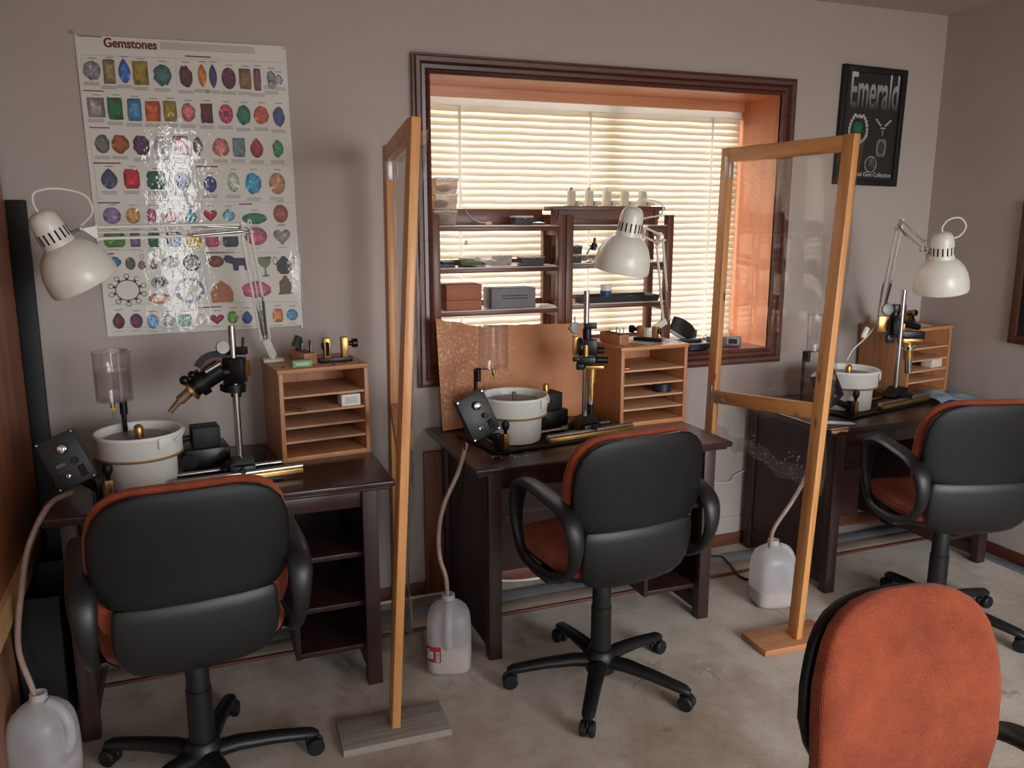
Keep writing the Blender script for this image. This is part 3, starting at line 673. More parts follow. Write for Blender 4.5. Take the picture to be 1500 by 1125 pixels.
    # motor and electrical box
    m = MB(); m.box((.215, .105, .055), (.150, .13, .082), bev=.006); m.cyl((.15, .03, .055), (.15, .041, .055), .028); m.cyl((.265, .035, .062), (.265, .042, .062), .018, n=24); mo = m.build('motor_housing', black_metal, t)
    m = MB(); m.box((.215, .085, .133), (.092, .085, .072), bev=.003); m.lathe([(.017, 0), (.017, .002), (.014, .0025)], 24, (.215, .042, .132), (0, -1, 0)); m.cyl((.169, .085, .13), (.145, .085, .128), .011, n=14); m.cyl((.145, .085, .128), (.125, .085, .126), .014, n=14); m.build('switch_box', black_matt, mo)
    m = MB(); m.tube(spline([(.13, .085, .126), (.10, .10, .12), (.05, .17, .06), (.02, .19, .02)], 6), .004, 8); m.build('lead', black_cord, mo)
    if not spindle:
        m = MB(); m.lathe([(.0125, .169), (.0125, .195), (.009, .203), (.002, .205)], 20, (.205, .085, 0)); m.build('brass_plug', brass, mo)
    # rails, sliding block, mast
    m = MB(); m.mm((.085, -.135, .0145), (.50, -.108, .032), bev=.002); m.build('brass_rail', brass, t)
    m = MB(); m.cyl((.08, -.121, .038), (.50, -.121, .038), .009); m.cyl((.08, -.03, .034), (.45, -.03, .034), .008); m.build('guide_rod', steel, t)
    m = MB(); m.box((.302, -.072, .046), (.085, .105, .030), bev=.003); m.prism([(-.06, -.016), (.045, -.016), (.045, .022), (.0, .022)], .07, (.300, -.06, .062), (1, 0, 0), (0, 0, 1)); m.cyl((.30, -.125, .05), (.30, -.140, .05), .010); m.build('mast_block', black_metal, t)
    m = MB(); m.cyl((.305, -.055, .06), (.305, -.055, mt), .0115, n=24); m.build('mast', steel, t)
    # drip tank on its pole
    tx, ty, tz, lvl = tank; m = MB(); r = .058
    m.lathe([(r, 0), (r, .165), (r-.003, .165), (r-.003, .004), (.001, .004)], 40, (tx, ty, tz), caps=(True, False)); tk = m.build('drip_tank', acrylic, t)
    m = MB(); m.lathe([(r+.001, .158), (r+.001, .166), (.02, .167), (.018, .1665)], 40, (tx, ty, tz), caps=(False, True)); m.build('tank_lid', acrylic, tk)
    if lvl: m = MB(); m.lathe([(.001, .005), (r-.004, .005), (r-.004, lvl), (.001, lvl)], 40, (tx, ty, tz)); m.build('tank_water', water, tk)
    m = MB(); m.cyl((tx-.01, ty-.02, tz), (tx-.01, ty-.02, tz-.022), .007); m.box((tx-.01, ty-.026, tz-.022), (.012, .022, .010)); m.cyl((tx-.01, ty-.03, tz-.02), (tx-.01, ty-.03, tz-.045), .003); m.build('drip_tap', brass, tk)
    m = MB(); m.tube(spline([(tx-.008, ty-.03, tz-.04), (tx-.03, ty-.03, tz-.03), (tx-.03, ty-.035, tz-.055), (tx-.01, ty-.04, tz-.05)], 6), .0025, 6); m.build('drip_tube', acrylic, tk)
    m = MB(); px, py = pole; m.cyl((px, py, .01), (px, py, tz-.004), .008); m.beam((px, py, tz-.004), (tx, ty, tz-.004), .03, .006, (0, 0, 1)); m.cyl((px, py-.02, tz-.05), (px, py-.02, tz-.005), .012); m.build('tank_pole', black_metal, t)
    return t
MA = machine('faceting machine with its black quill arm angled down left, on the left desk', -.185, 2.925, 7, (-.212, -.165, .168), (-.058, .075, .288, .105), (-.035, .10), True, False, .53)
MBm = machine('faceting machine with empty drip tank and upright quill, on the middle desk', 1.170, 3.01, 9.3, (-.268, -.19, .182), (-.058, .06, .300, 0), (-.125, .085), False, False, .595)
MC = machine('faceting machine on the right desk behind the pine partition, brass quill tip hanging', 2.82, 2.985, 13, (-.325, -.12, .172), (-.055, .125, .270, 0), (-.115, .16), True, True, .548)
brown_reflection = pm('brown painted reflection', rgb(92, 52, 38), .3, .2)  # colour of a brownish reflection
def heads():
    Y = 2.915
    m = MB(); pb(m, 331, 508, 361, 519, Y, .034); pb(m, 329, 523, 359, 561, Y, .05, .005); pc(m, 343, 562, 343, 573, Y, 17); pc(m, 346, 572, 346, 581, Y, 7.5); pb(m, 324, 562, 334, 572, Y, .03); pc(m, 355, 511, 356, 494, Y, 2); wb(m, 'height_collar', black_metal, MA)
    m = MB(); c = at(326, 509, Y-.01); m.lathe([(.021, -.006), (.022, 0), (.021, .006)], 28, c, (.25, -1, .1)); wb(m, 'index_wheel', dull_steel, MA)
    m = MB(); c = at(318, 548, Y); pts = [(0, 0)]+[(.078*math.cos(a), .078*math.sin(a)) for a in [math.radians(55+100*k/16) for k in range(17)]]; m.prism(pts, .010, c, (1, 0, 0), (0, 0, 1)); wb(m, 'protractor_plate', black_matt, MA)
    m = MB(); pts = [(.03*math.cos(a), .03*math.sin(a)) for a in [math.radians(40+120*k/10) for k in range(11)]]+[(.058*math.cos(a), .058*math.sin(a)) for a in [math.radians(160-120*k/10) for k in range(11)]]; m.prism(pts, .003, c+V((0, -.0065, 0)), (1, 0, 0), (0, 0, 1)); wb(m, 'painted_reflection', brown_reflection, MA)  # brown band paints the reflection inside the protractor
    m = MB(); pc(m, 325, 540, 283, 569, Y-.02, 15, 14); pc(m, 300, 557, 290, 563, Y-.02, 20); m.ball(at(270, 557, Y-.04), .016); m.ball(at(281, 549, Y-.045), .013); pc(m, 336, 545, 314, 545, Y-.01, 8); q = wb(m, 'quill_body', black_metal, MA)
    m = MB(); pc(m, 323, 532, 301, 545, Y-.045, 4.2); wb(m, 'quill_lock', steel, MA)
    m = MB(); pc(m, 283, 569, 279, 572, Y-.02, 17); wb(m, 'quill_flange', brass, MA)
    m = MB(); pc(m, 281, 571, 263, 587, Y-.02, 7.5); pc(m, 263, 587, 249, 604, Y-.02, 4.6, 4); wb(m, 'quill_tip', pm('dull bronze', rgb(140, 115, 90), .45, .6), MA)
    m = MB(); pb(m, 358, 530, 364, 554, Y, .05, dy=.02); wb(m, 'depth_plate', brass, MA)
    # middle machine
    Y = 3.0
    m = MB(); pb(m, 855, 473, 874, 481, Y, .04); pc(m, 860, 481, 860, 496, Y, 6.5); pb(m, 854, 496, 874, 520, Y, .05, .004); pc(m, 874, 513, 884, 513, Y, 5); pb(m, 845, 522, 872, 534, Y, .05, .003); pc(m, 872, 527, 889, 527, Y, 5.5); pb(m, 839, 523, 848, 529, Y, .03); pb(m, 844, 532, 855, 541, Y, .03); wb(m, 'height_collar', black_metal, MBm)
    m = MB(); c = at(842, 480, Y); m.lathe([(.022, -.008), (.024, 0), (.022, .008), (.008, .009)], 28, c, (.1, -1, .05)); m.cyl(c+V((0, 0, .02)), c+V((0, 0, .045)), .003); m.ball(c+V((-.025, -.01, 0)), .008); wb(m, 'index_wheel', dull_steel, MBm)
    m = MB(); pb(m, 839, 492, 846, 520, Y, .05); wb(m, 'depth_plate', brass, MBm)
    m = MB(); c = at(850, 508, Y-.03); m.lathe([(.035, -.007), (.037, 0), (.035, .007)], 32, c, (1, -.35, 0)); wb(m, 'protractor_plate', black_metal, MBm)
    m = MB(); pc(m, 858, 505, 858, 521, Y-.045, 4.5); pb(m, 857, 535, 884, 540, Y-.03, .03); wb(m, 'quill_flange', brass, MBm)
    m = MB(); pc(m, 867, 540, 866, 560, Y-.04, 6.5); pc(m, 866, 560, 866, 580, Y-.04, 4.6); wb(m, 'quill_tip', brass, MBm)
    m = MB(); pc(m, 866, 580, 865, 592, Y-.04, 4); wb(m, 'quill_chuck', chrome, MBm)
    m = MB(); pc(m, 865, 592, 865, 606, Y-.04, 5); wb(m, 'quill_body', black_metal, MBm)
    # right machine
    Y = 3.03
    m = MB(); pb(m, 1308, 446, 1325, 458, Y, .04); pc(m, 1311, 456, 1309, 470, Y, 6); pb(m, 1301, 468, 1317, 494, Y, .05, .004); pc(m, 1317, 472, 1345, 479, Y, 5); pb(m, 1318, 485, 1353, 496, Y, .03); pb(m, 1298, 490, 1308, 502, Y, .03); wb(m, 'height_collar', black_metal, MC)
    m = MB(); c = at(1300, 453, Y-.02); m.lathe([(.026, -.008), (.028, 0), (.026, .008), (.01, .011)], 28, c, (-.3, -1, .1)); wb(m, 'index_wheel', dull_steel, MC)
    m = MB(); pb(m, 1286, 463, 1301, 486, Y, .02); wb(m, 'depth_plate', brass, MC)
    m = MB(); pb(m, 1320, 474, 1325, 485, Y-.03, .02); wb(m, 'brass_stop', brass, MC)
    m = MB(); c = at(1311, 477, Y-.035); m.lathe([(.045, -.006), (.047, 0), (.045, .006)], 32, c, (.6, -.8, 0)); wb(m, 'protractor_plate', black_metal, MC)
    m = MB(); pb(m, 1322, 496, 1350, 501, Y-.03, .02); pc(m, 1330, 501, 1330, 525, Y-.04, 7); wb(m, 'quill_flange', brass, MC)
    m = MB(); pc(m, 1329, 506, 1329, 511, Y-.04, 11); pc(m, 1330, 525, 1330, 546, Y-.04, 5); wb(m, 'quill_chuck', chrome, MC)
def wb(m, name, mat, t):                                     # world-space part of a rotated thing
    bpy.context.view_layer.update()
    inv = (Matrix.Translation(t.location) @ t.rotation_euler.to_matrix().to_4x4()).inverted()
    m.v = [inv @ p for p in m.v]; return m.build(name, mat, t)
heads()
# drain tubes and leads are loose things
def cord(name, pts, r, mat, label, cat, n=8): return solo(MB().tube(spline(pts, n), r, 10), name, mat, label, cat)
cord('drain_tube', [at(683, 650, 2.86), at(672, 690, 2.80), at(652, 735, 2.78), at(643, 775, 2.78), at(644, 815, 2.77), at(653, 845, 2.75), V((.808, 2.752, .285)), V((.812, 2.75, .20))], .0085, tube_mat, 'cloudy drain tube curving down into the jug with the red label', 'tube')
cord('drain_tube', [at(105, 722, 2.70), at(72, 740, 2.60), at(42, 800, 2.56), at(31, 870, 2.54), at(27, 950, 2.54), V((-.503, 2.562, .29)), V((-.503, 2.562, .2))], .0085, tube_mat, 'drain tube dropping into the jug at the left edge', 'tube')
cord('drain_tube', [at(1203, 640, 2.80), at(1182, 695, 2.76), at(1160, 735, 2.73), at(1135, 772, 2.73), V((2.243, 2.742, .29)), V((2.245, 2.742, .2))], .0085, tube_mat, 'drain tube leading into the jug beside the right desk', 'tube')
cord('power_lead', [at(681, 650, 2.84), at(679, 690, 2.84), at(672, 740, 2.86), at(662, 785, 2.9), at(668, 800, 2.95), at(660, 812, 3.0)], .004, black_cord, 'black power lead hanging below the middle control box', 'cable')
cord('wall_cable', [V((1.99, 3.36, .42)), at(1060, 707, 3.36), at(1075, 697, 3.36), at(1092, 689, 3.36), at(1125, 682, 3.36)], .003, white_cord, 'thin white cable looped low on the wall between the desks', 'cable')
cord('floor_cable', [V((2.02, 3.29, .016)), at(1048, 815, 3.25), V((2.33, 3.15, .018)), at(1085, 845, 3.0), V((2.37, 2.93, .006)), V((2.5, 2.86, .006))], .005, black_cord, 'black cables running over the floor strip between the desks', 'cable')
cord('floor_cable', [V((.6, 3.33, .012)), V((.8, 3.335, .012)), V((1.0, 3.33, .012))], .007, white_cord, 'white cable lying along the baseboard behind the left partition', 'cable')
cord('floor_cable', [V((1.05, 3.0, .20)), V((1.2, 3.02, .165)), V((1.4, 3.05, .15)), V((1.6, 3.1, .17))], .005, white_cord, 'beige cable slung under the middle desk', 'cable')

# ------------------------------------------------------------------ jugs
def jug(x, y, rz, fill):
    t = thing('plastic_jug', '', 'jug', (x, y, 0), math.radians(rz), 'milky drain jugs on the floor')
    def ring(w, z, p=.5, n=36, rib=0):
        R = []
        for k in range(n):
            a = 2*PI*k/n; ca, sa = math.cos(a), math.sin(a); f = 1+rib*math.cos(a*16)
            R.append(V((w*f*math.copysign(abs(ca)**p, ca), w*f*math.copysign(abs(sa)**p, sa), z)))
        return R
    m = MB(); m.rings([ring(w, z, p, rib=r) for w, z, p, r in [(.055, .002, .5, 0), (.07, .004, .5, 0), (.079, .014, .5, 0), (.081, .03, .5, .004), (.082, .06, .52, .006), (.082, .11, .52, .006), (.082, .15, .55, .003), (.081, .18, .6, 0), (.078, .205, .65, 0), (.07, .228, .7, 0), (.055, .246, .8, 0), (.036, .260, .9, 0), (.024, .268, 1, 0), (.021, .274, 1, 0), (.021, .282, 1, 0)]], (True, False))
    b = m.build('jug_body', jug_plastic, t)
    m = MB(); m.lathe([(.0215, .274), (.0245, .275), (.0245, .279), (.0215, .280), (.0215, .286), (.0235, .287), (.0235, .290), (.019, .290), (.019, .27)], 28, caps=(False, False)); m.build('jug_neck', jug_plastic, b)
    m = MB(); m.tube(spline([(0, -.030, .262), (0, -.066, .243), (0, -.090, .20), (0, -.090, .15), (0, -.076, .115)], 6), [.014]*25, 12, ell=1.1, up=(1, 0, 0)); m.build('jug_handle', jug_plastic, t)
    if fill:
        m = MB(); m.rings([ring(w, z, p) for w, z, p in [(.05, .006, .5), (.075, .012, .5), (.0785, .03, .5), (.0785, fill, .52)]]); m.build('rinse_water', slurry, t)
    return t
j1 = jug(.812, 2.752, -18, .11); j1['label'] = 'milky gallon jug with a red label beside the middle desk leg'
j2 = jug(2.268, 2.755, 75, .075); j2['label'] = 'milky gallon jug between the pine partition and the right desk'
j3 = jug(-.492, 2.56, 60, .08); j3['label'] = 'shadowed milky jug on the floor at the left edge'
lab_red = pm('red label', rgb(168, 44, 52), .5); lab_w = pm('label white', rgb(222, 214, 214), .5); lab_k = pm('label black', rgb(40, 36, 38), .5)
def jug_label():
    m = MB(); T = Matrix.Rotation(math.radians(0), 4, 'Z'); r = .0842
    def P(u, z):                                           # wraps the flattened corner nearest the camera
        a = math.radians(236+u*26); ca, sa = math.cos(a), math.sin(a)
        return V((r*math.copysign(abs(ca)**.52, ca), r*math.copysign(abs(sa)**.52, sa), z))
    def patch(u0, u1, z0, z1, k, e):
        m.m = k; m.grid(lambda u, v: P(u0+(u1-u0)*u, z0+(z1-z0)*v)*(1) + V((P(u0+(u1-u0)*u, 0).normalized()*e).to_tuple()), 10, 1)
    patch(-1.05, 1.05, .062, .122, 0, .0009)
    patch(-.9, -.35, .072, .112, 1, .0015); patch(-.3, .3, .076, .104, 1, .0015); patch(.62, .95, .066, .104, 1, .0015)
    for k in range(7): patch(.66+k*.038, .676+k*.038, .07, .1, 2, .0021)
    for k in range(4): patch(-.85, -.4, .077+k*.008, .079+k*.008, 2, .0021); patch(-.25, .25, .08+k*.006, .0815+k*.006, 2, .0021)
    m.build('jug_label', [lab_red, lab_w, lab_k], j1)
jug_label()
# ------------------------------------------------------------------ printed sheets
def print_mat():
    t = NT('printed ink'); b = t.bsdf((1, 1, 1, 1), .45, 0); a = t.n('ShaderNodeAttribute', attribute_name='ink')
    t.l(a.outputs['Color'], b.inputs['Base Color']); return t.done(b.outputs[0])
ink = print_mat()
class PR:
    """flat print: coloured polygons in sheet coordinates (u right, v up), mapped on the sheet surface by fn"""
    def __init__(s, fn, seed=1): s.fn = fn; s.v = []; s.f = []; s.c = []; s.r = random.Random(seed); s.lev = 0
    def poly(s, pts, col, cols=None):
        o = len(s.v); s.v += [s.fn(u, v, s.lev) for u, v in pts]; s.f.append(list(range(o, o+len(pts)))); s.c.append(cols or [col]*len(pts))
    def rect(s, u, v, w, h, col): s.poly([(u-w/2, v-h/2), (u+w/2, v-h/2), (u+w/2, v+h/2), (u-w/2, v+h/2)], col)
    def outline(s, kind, w, h, n=18):
        a = [2*PI*k/n for k in range(n)]; r = s.r
        if kind == 'oval': return [(w/2*math.cos(t), h/2*math.sin(t)) for t in a]
        if kind == 'pear': return [(w/2*math.cos(t)*(1-.5*max(0, math.sin(t))**1.2), h/2*math.sin(t)) for t in a]
        if kind == 'marq': return [(w/2*math.copysign(abs(math.cos(t))**1.6, math.cos(t)), h/2*math.sin(t)) for t in a]
        if kind == 'heart': return [(w/2*math.sin(t)**3, h/2*(13*math.cos(t)-5*math.cos(2*t)-2*math.cos(3*t)-math.cos(4*t))/15) for t in [2*PI*k/26 for k in range(26)][::-1]]
        if kind == 'rect': return [(w/2*x*r.uniform(.9, 1.02), h/2*y*r.uniform(.93, 1.02)) for x, y in ((1, -.5), (1, .5), (.95, 1), (.3, 1), (-.4, 1), (-.97, .97), (-1, .3), (-1, -.4), (-.95, -1), (-.2, -1), (.5, -1), (.95, -.97))]
        if kind == 'oct': return [(w/2*x, h/2*y) for x, y in ((1, -.62), (1, .62), (.72, 1), (-.72, 1), (-1, .62), (-1, -.62), (-.72, -1), (.72, -1))]
        return [(w/2*math.cos(t)*r.uniform(.82, 1.05), h/2*math.sin(t)*r.uniform(.82, 1.05)) for t in a]        # rough stone
    def gem(s, u, v, w, h, col, kind='oval', facet=.35, sparkle=.0):
        P = s.outline(kind, w, h); n = len(P); r = s.r; I = [(x*.55, y*.55) for x, y in P]
        def cc(k):
            return tuple(min(1, c*k) for c in col[:3])+(1,)
        for k in range(n):
            j = (k+1) % n; q = 1+r.uniform(-facet, facet*.8); e = .55*q
            if sparkle and r.random() < sparkle: q += 1.2; e = q
            s.poly([(u+P[k][0], v+P[k][1]), (u+P[j][0], v+P[j][1]), (u+I[j][0], v+I[j][1]), (u+I[k][0], v+I[k][1])], None, [cc(e), cc(e), cc(q), cc(q)])
            q2 = 1.1+r.uniform(-facet, facet)
            if sparkle and r.random() < sparkle: q2 += 1.4
            s.poly([(u+I[k][0], v+I[k][1]), (u+I[j][0], v+I[j][1]), (u, v)], None, [cc(q2), cc(q2), cc(q2*1.1)])
    def ring(s, u, v, w, h, col, th=.3, n=26, facet=.4):
        for k in range(n):
            a, b = 2*PI*k/n, 2*PI*(k+1)/n; q = 1+s.r.uniform(-facet, facet)
            c = tuple(min(1, x*q) for x in col[:3])+(1,); i = 1-th
            s.poly([(u+w/2*math.cos(a), v+h/2*math.sin(a)), (u+w/2*math.cos(b), v+h/2*math.sin(b)), (u+w/2*i*math.cos(b), v+h/2*i*math.sin(b)), (u+w/2*i*math.cos(a), v+h/2*i*math.sin(a))], c)
    def text(s, txt, u, v, width, height, col, bold=.02, fade=None):
        vs, fs = text_mesh(txt, 1, 1, 0, bold); x0, x1 = min(p.x for p in vs), max(p.x for p in vs); y0, y1 = min(p.y for p in vs), max(p.y for p in vs)
        g = lambda p: (u+((p.x-x0)/(x1-x0)-.5)*width, v+((p.y-y0)/(y1-y0)-.5)*height)
        o = len(s.v); s.v += [s.fn(*g(p), s.lev) for p in vs]
        for f in fs:
            s.f.append([o+i for i in f])
            if fade:
                cs = []
                for i in f:
                    k = (vs[i].y-y0)/(y1-y0); cs.append(tuple(fade[0][q]*(1-k)+fade[1][q]*k for q in range(4)))
                s.c.append(cs)
            else: s.c.append([col]*len(f))
    def build(s, name, parent):
        me = bpy.data.meshes.new(name); off = parent_loc(parent); me.from_pydata([tuple(p-off) for p in s.v], [], s.f); me.materials.append(ink)
        at_ = me.color_attributes.new('ink', 'FLOAT_COLOR', 'CORNER'); flat = [x for c in s.c for q in c for x in q]; at_.data.foreach_set('color', flat)
        o = bpy.data.objects.new(name, me); COL.objects.link(o); o.parent = parent; return o

# ---- gemstones poster
PX, PZ, PW, PH = .056, 1.743, .703, 1.042; tilt = math.radians(.75)
def psurf(u, v, lev=0):
    x = u*math.cos(tilt)-v*math.sin(tilt); z = u*math.sin(tilt)+v*math.cos(tilt)
    e = max(abs(u)/(PW/2), abs(v)/(PH/2)); w = .006+.0009*math.sin(u*7+1)*math.sin(v*5)+.004*max(0, e-.85)*math.sin(v*11+u*5)*3
    return V((PX+x, WALL-w-.0006*lev, PZ+z))
def puv(px, py):
    p = at(px, py, WALL-.006); x, z = p.x-PX, p.z-PZ; return x*math.cos(tilt)+z*math.sin(tilt), -x*math.sin(tilt)+z*math.cos(tilt)
po = thing('gemstones_poster', 'laminated white poster of coloured stones with red heading Gemstones', 'poster', (PX, WALL-.006, PZ-PH/2))
paper = pm('poster paper', rgb(226, 222, 214), .5, var=.015, scale=4)
m = MB(); m.grid(lambda a, b: psurf((a-.5)*PW, (b-.5)*PH), 30, 44); m.build('poster_sheet', paper, po, True, 180)
p = PR(psurf, 5); p.lev = 1
grey, red = rgb(150, 140, 136), rgb(120, 28, 40); K = .00229          # metres per photo pixel on the wall here
def bar(px, py, w, h, col): u, v = puv(px, py); p.rect(u, v, w*K, h*K, col)
u, v = puv(191, 64); p.text('Gemstones', u-.0006, v, 74*K, 14*K, red, .02); p.text('Gemstones', u+.0006, v+.0004, 74*K, 14*K, red, .02)
for k in range(5): bar(304+k*.4, 66+k*2.2, 140, .9, grey)
bar(131, 53, 32, 1.4, rgb(90, 80, 80)); bar(290, 83, 38, 2, red); bar(157, 239, 38, 2, red); bar(303, 244, 33, 2, red); bar(159, 297, 32, 2, red); bar(360, 299, 21, 2, red); bar(159, 372, 16, 2, red); bar(322, 370, 46, 2, red); bar(307, 450, 38, 2, red); bar(137, 133, 28, 1.6, red); bar(146, 187, 28, 1.6, red)
for y, x0, x1 in ((80, 118, 418), (243-6, 134, 425), (299-7, 142, 432), (366, 150, 436), (446, 160, 442), (480, 165, 445)):
    a, b = puv(x0, y), puv(x1, y+ (12 if y < 100 else 5 if y < 400 else -4)); d = .0009; p.poly([(a[0], a[1]-d), (b[0], b[1]-d), (b[0], b[1]+d), (a[0], a[1]+d)], rgb(178, 186, 186))
for x0, y0, x1, y1 in ((257, 84, 259, 130), (287, 243, 291, 296), (300, 369, 305, 444), (118, 84, 166, 478), (420, 90, 446, 472)):
    a, b = puv(x0, y0), puv(x1, y1); d = .0007; p.poly([(a[0]-d, a[1]), (b[0]-d, b[1]), (b[0]+d, b[1]), (a[0]+d, a[1])], rgb(186, 190, 188))
G = [  # px, py, w, h, r, g, b, kind
 (134,103,26,30,150,142,150,'r'),(160,105,18,36,150,128,84,'rect'),(182,104,17,36,58,104,176,'pear'),(206,107,23,36,158,132,40,'rect'),(238,110,28,34,56,112,116,'r'),(272,112,21,36,88,34,52,'r'),(296,111,13,35,206,122,36,'marq'),(312,112,12,36,38,52,104,'marq'),(335,115,22,33,92,32,62,'oval'),(359,116,19,32,134,98,60,'rect'),(377,117,12,35,112,74,98,'rect'),(397,113,15,20,130,140,140,'r'),(408,117,15,17,170,150,166,'r'),(398,123,14,16,140,146,150,'r'),
 (141,157,25,30,156,146,142,'rect'),(169,159,22,34,32,110,62,'rect'),(197,161,21,34,72,138,188,'rect'),(224,163,23,31,206,96,44,'rect'),(249,163,20,32,160,134,56,'rect'),(276,165,23,30,206,112,112,'r'),(303,166,19,31,94,26,44,'rect'),(331,167,22,30,196,78,112,'oval'),(357,169,24,32,26,118,88,'r'),(383,169,25,31,196,84,56,'r'),(408,171,20,33,46,66,128,'r'),
 (150,211,23,30,110,108,100,'r'),(176,211,26,30,166,84,36,'r'),(207,213,25,32,86,48,82,'r'),(237,212,24,30,196,190,190,'r'),(265,213,23,30,204,142,158,'rect'),(290,215,15,32,112,104,102,'marq'),(324,216,28,30,206,122,116,'r'),(350,216,20,30,104,132,140,'rect'),(376,217,21,31,156,28,40,'pear'),(407,218,18,29,56,140,84,'r'),
 (160,262,24,31,58,66,92,'pear'),(193,262,23,30,188,28,50,'oct'),(229,264,28,28,20,88,64,'oct'),(267,265,25,30,36,50,104,'r'),(308,270,20,26,34,56,118,'oval'),(342,267,18,32,190,202,176,'oval'),(371,269,28,36,46,150,196,'r'),(406,269,26,35,190,134,100,'oval'),
 (164,316,26,26,140,126,164,'oval'),(195,316,21,25,212,158,88,'oval'),(222,316,14,24,176,98,128,'oval'),(251,318,18,18,178,112,74,'oval'),(280,317,17,22,84,150,170,'pear'),(308,315,22,20,176,30,58,'heart'),(335,315,20,20,124,176,206,'pear'),(373,320,40,18,16,112,86,'oval'),(411,313,24,30,158,80,50,'oval'),
 (168,351,30,24,88,146,66,'oct'),(198,351,15,24,128,94,140,'rect'),(226,351,18,24,14,100,72,'oct'),(255,350,23,24,44,66,118,'oct'),(284,352,24,22,218,172,66,'oct'),(311,352,21,22,186,84,118,'oct'),(338,352,24,22,46,54,84,'oct'),(375,346,36,30,186,84,108,'oval'),(413,346,28,28,150,140,142,'heart'),
 (168,384,20,18,62,124,166,'r'),(191,386,15,20,88,86,82,'oval'),(208,388,12,15,128,98,90,'pear'),(225,388,12,15,128,98,90,'pear'),(250,384,29,20,160,146,150,'r'),(316,383,26,19,118,62,40,'oval'),
 (234,414,14,17,24,34,34,'oval'),(376,425,50,30,206,86,128,'r'),(376,425,36,20,226,150,172,'r'),
 (174,470,18,26,96,20,28,'pear'),(200,470,19,24,110,40,92,'oval'),(224,471,17,24,116,174,214,'oval'),(247,469,21,20,180,176,180,'r'),(271,469,21,20,16,96,68,'oct'),(318,467,23,18,150,18,44,'heart'),(341,465,17,22,110,170,74,'oval'),(362,465,17,22,36,82,148,'pear'),(384,463,16,20,70,140,162,'oval'),(407,462,17,23,206,126,54,'oct'),(428,461,19,20,64,146,182,'oval')]
for (x, y, w, h, r_, g_, b_, kd) in G:
    u, v = puv(x, y); p.lev = 2; p.gem(u, v, w*K, h*K, rgb(r_, g_, b_), kd, .4, .08 if kd in ('oct', 'oval', 'pear') else .03)
    p.lev = 1
    if y < 300:
        for q in range(3): bar(x+random.uniform(-1, 1), y+h/2+3+q*1.8, 22, .9, grey)
    elif y < 360 or y > 450: bar(x, y+h/2+2.5, 14, .9, grey)
    if y < 180 or 240 < y < 360 or y > 450: bar(x, y-h/2-3, 11, 1, rgb(96, 76, 78))
p.lev = 2
u, v = puv(331, 167); p.lev = 3; p.gem(u, v, 8*K, 10*K, rgb(140, 30, 62), 'oval', .2); p.lev = 2
u, v = puv(281, 385); p.ring(u, v, 27*K, 28*K, rgb(48, 44, 46), .3); p.gem(u, v, 17*K, 18*K, rgb(160, 154, 150), 'r', .3)
u, v = puv(187, 425); p.ring(u, v, 37*K, 34*K, rgb(86, 74, 56), .1)
for k in range(10): a = 2*PI*k/10+.3; p.ring(u+25*K*math.cos(a), v+22*K*math.sin(a), 9*K, 9*K, rgb(150, 132, 96), .35, 10); p.gem(u+20*K*math.cos(a), v+18*K*math.sin(a), 4.5*K, 4.5*K, rgb(36, 28, 26), 'oval', .2)
u, v = puv(234, 414); p.ring(u, v, 27*K, 19*K, rgb(150, 154, 158), .45)
u, v = puv(234, 437); p.ring(u, v, 34*K, 18*K, rgb(188, 124, 50), .42)
u, v = puv(278, 425); p.ring(u, v, 45*K, 42*K, rgb(128, 142, 160), .24, 30, .7)
u, v = puv(295, 468); p.ring(u, v, 15*K, 18*K, rgb(190, 160, 140), .2, 14, .5)
u, v = puv(208, 376); p.ring(u, v, 6*K, 8*K, rgb(150, 140, 120), .3, 10); u, v = puv(225, 376); p.ring(u, v, 6*K, 8*K, rgb(150, 140, 120), .3, 10)
def pp(px, py, pts, col): u, v = puv(px, py); p.poly([(u+a*K, v+b*K) for a, b in pts], col)
navy = rgb(34, 40, 86)                                               # small carved four-legged animal, goblet, urn, crown
pp(346, 384, [(-20, 6), (-16, 12), (-8, 11), (-2, 7), (12, 7), (18, 5), (20, -2), (20, -14), (13, -14), (12, -6), (4, -6), (3, -14), (-5, -14), (-6, -3), (-16, 0)], navy)
pp(388, 390, [(-11, 15), (11, 16), (10, 6), (6, 0), (2, -3), (2, -12), (8, -17), (-7, -18), (-1, -13), (-1, -3), (-6, 0), (-10, 6)], rgb(110, 134, 84))
pp(388, 390, [(-11, 15), (11, 16), (9, 12), (-9, 12)], rgb(84, 104, 60))
pp(416, 390, [(-2, 17), (2, 17), (8, 11), (12, 6), (12, -6), (6, -13), (-6, -13), (-12, -6), (-12, 6), (-8, 11)], rgb(44, 40, 68)); pp(416, 391, [(-12, 2), (12, 2), (12, -2), (-12, -2)], rgb(206, 196, 186))
for sx in (-1, 1): u, v = puv(416+sx*13, 382); p.ring(u, v, 8*K, 14*K, rgb(140, 104, 60), .25, 12)
pp(418, 414, [(-3, 12), (3, 12), (4, 7), (10, 3), (10, -14), (13, -19), (-13, -20), (-10, -14), (-10, 2), (-4, 7)], rgb(112, 80, 48)); pp(418, 411, [(-7, 2), (7, 2), (7, -9), (-7, -9)], rgb(176, 128, 96))
pp(325, 427, [(-18, -2), (-13, 9), (-4, 15), (0, 19), (4, 15), (13, 9), (18, -2), (17, -18), (-16, -18)], rgb(176, 106, 62)); pp(325, 427, [(-9, -3), (-8, 9), (-3, 12), (-2, -3)], rgb(96, 24, 34)); pp(325, 427, [(3, -3), (3, 12), (8, 9), (8, -3)], rgb(104, 34, 34))
for k in range(5): u, v = puv(312+k*6.4, 440); p.gem(u, v, 4*K, 4*K, rgb(130, 40, 44), 'oct', .2)
p.build('printed_stones', po)
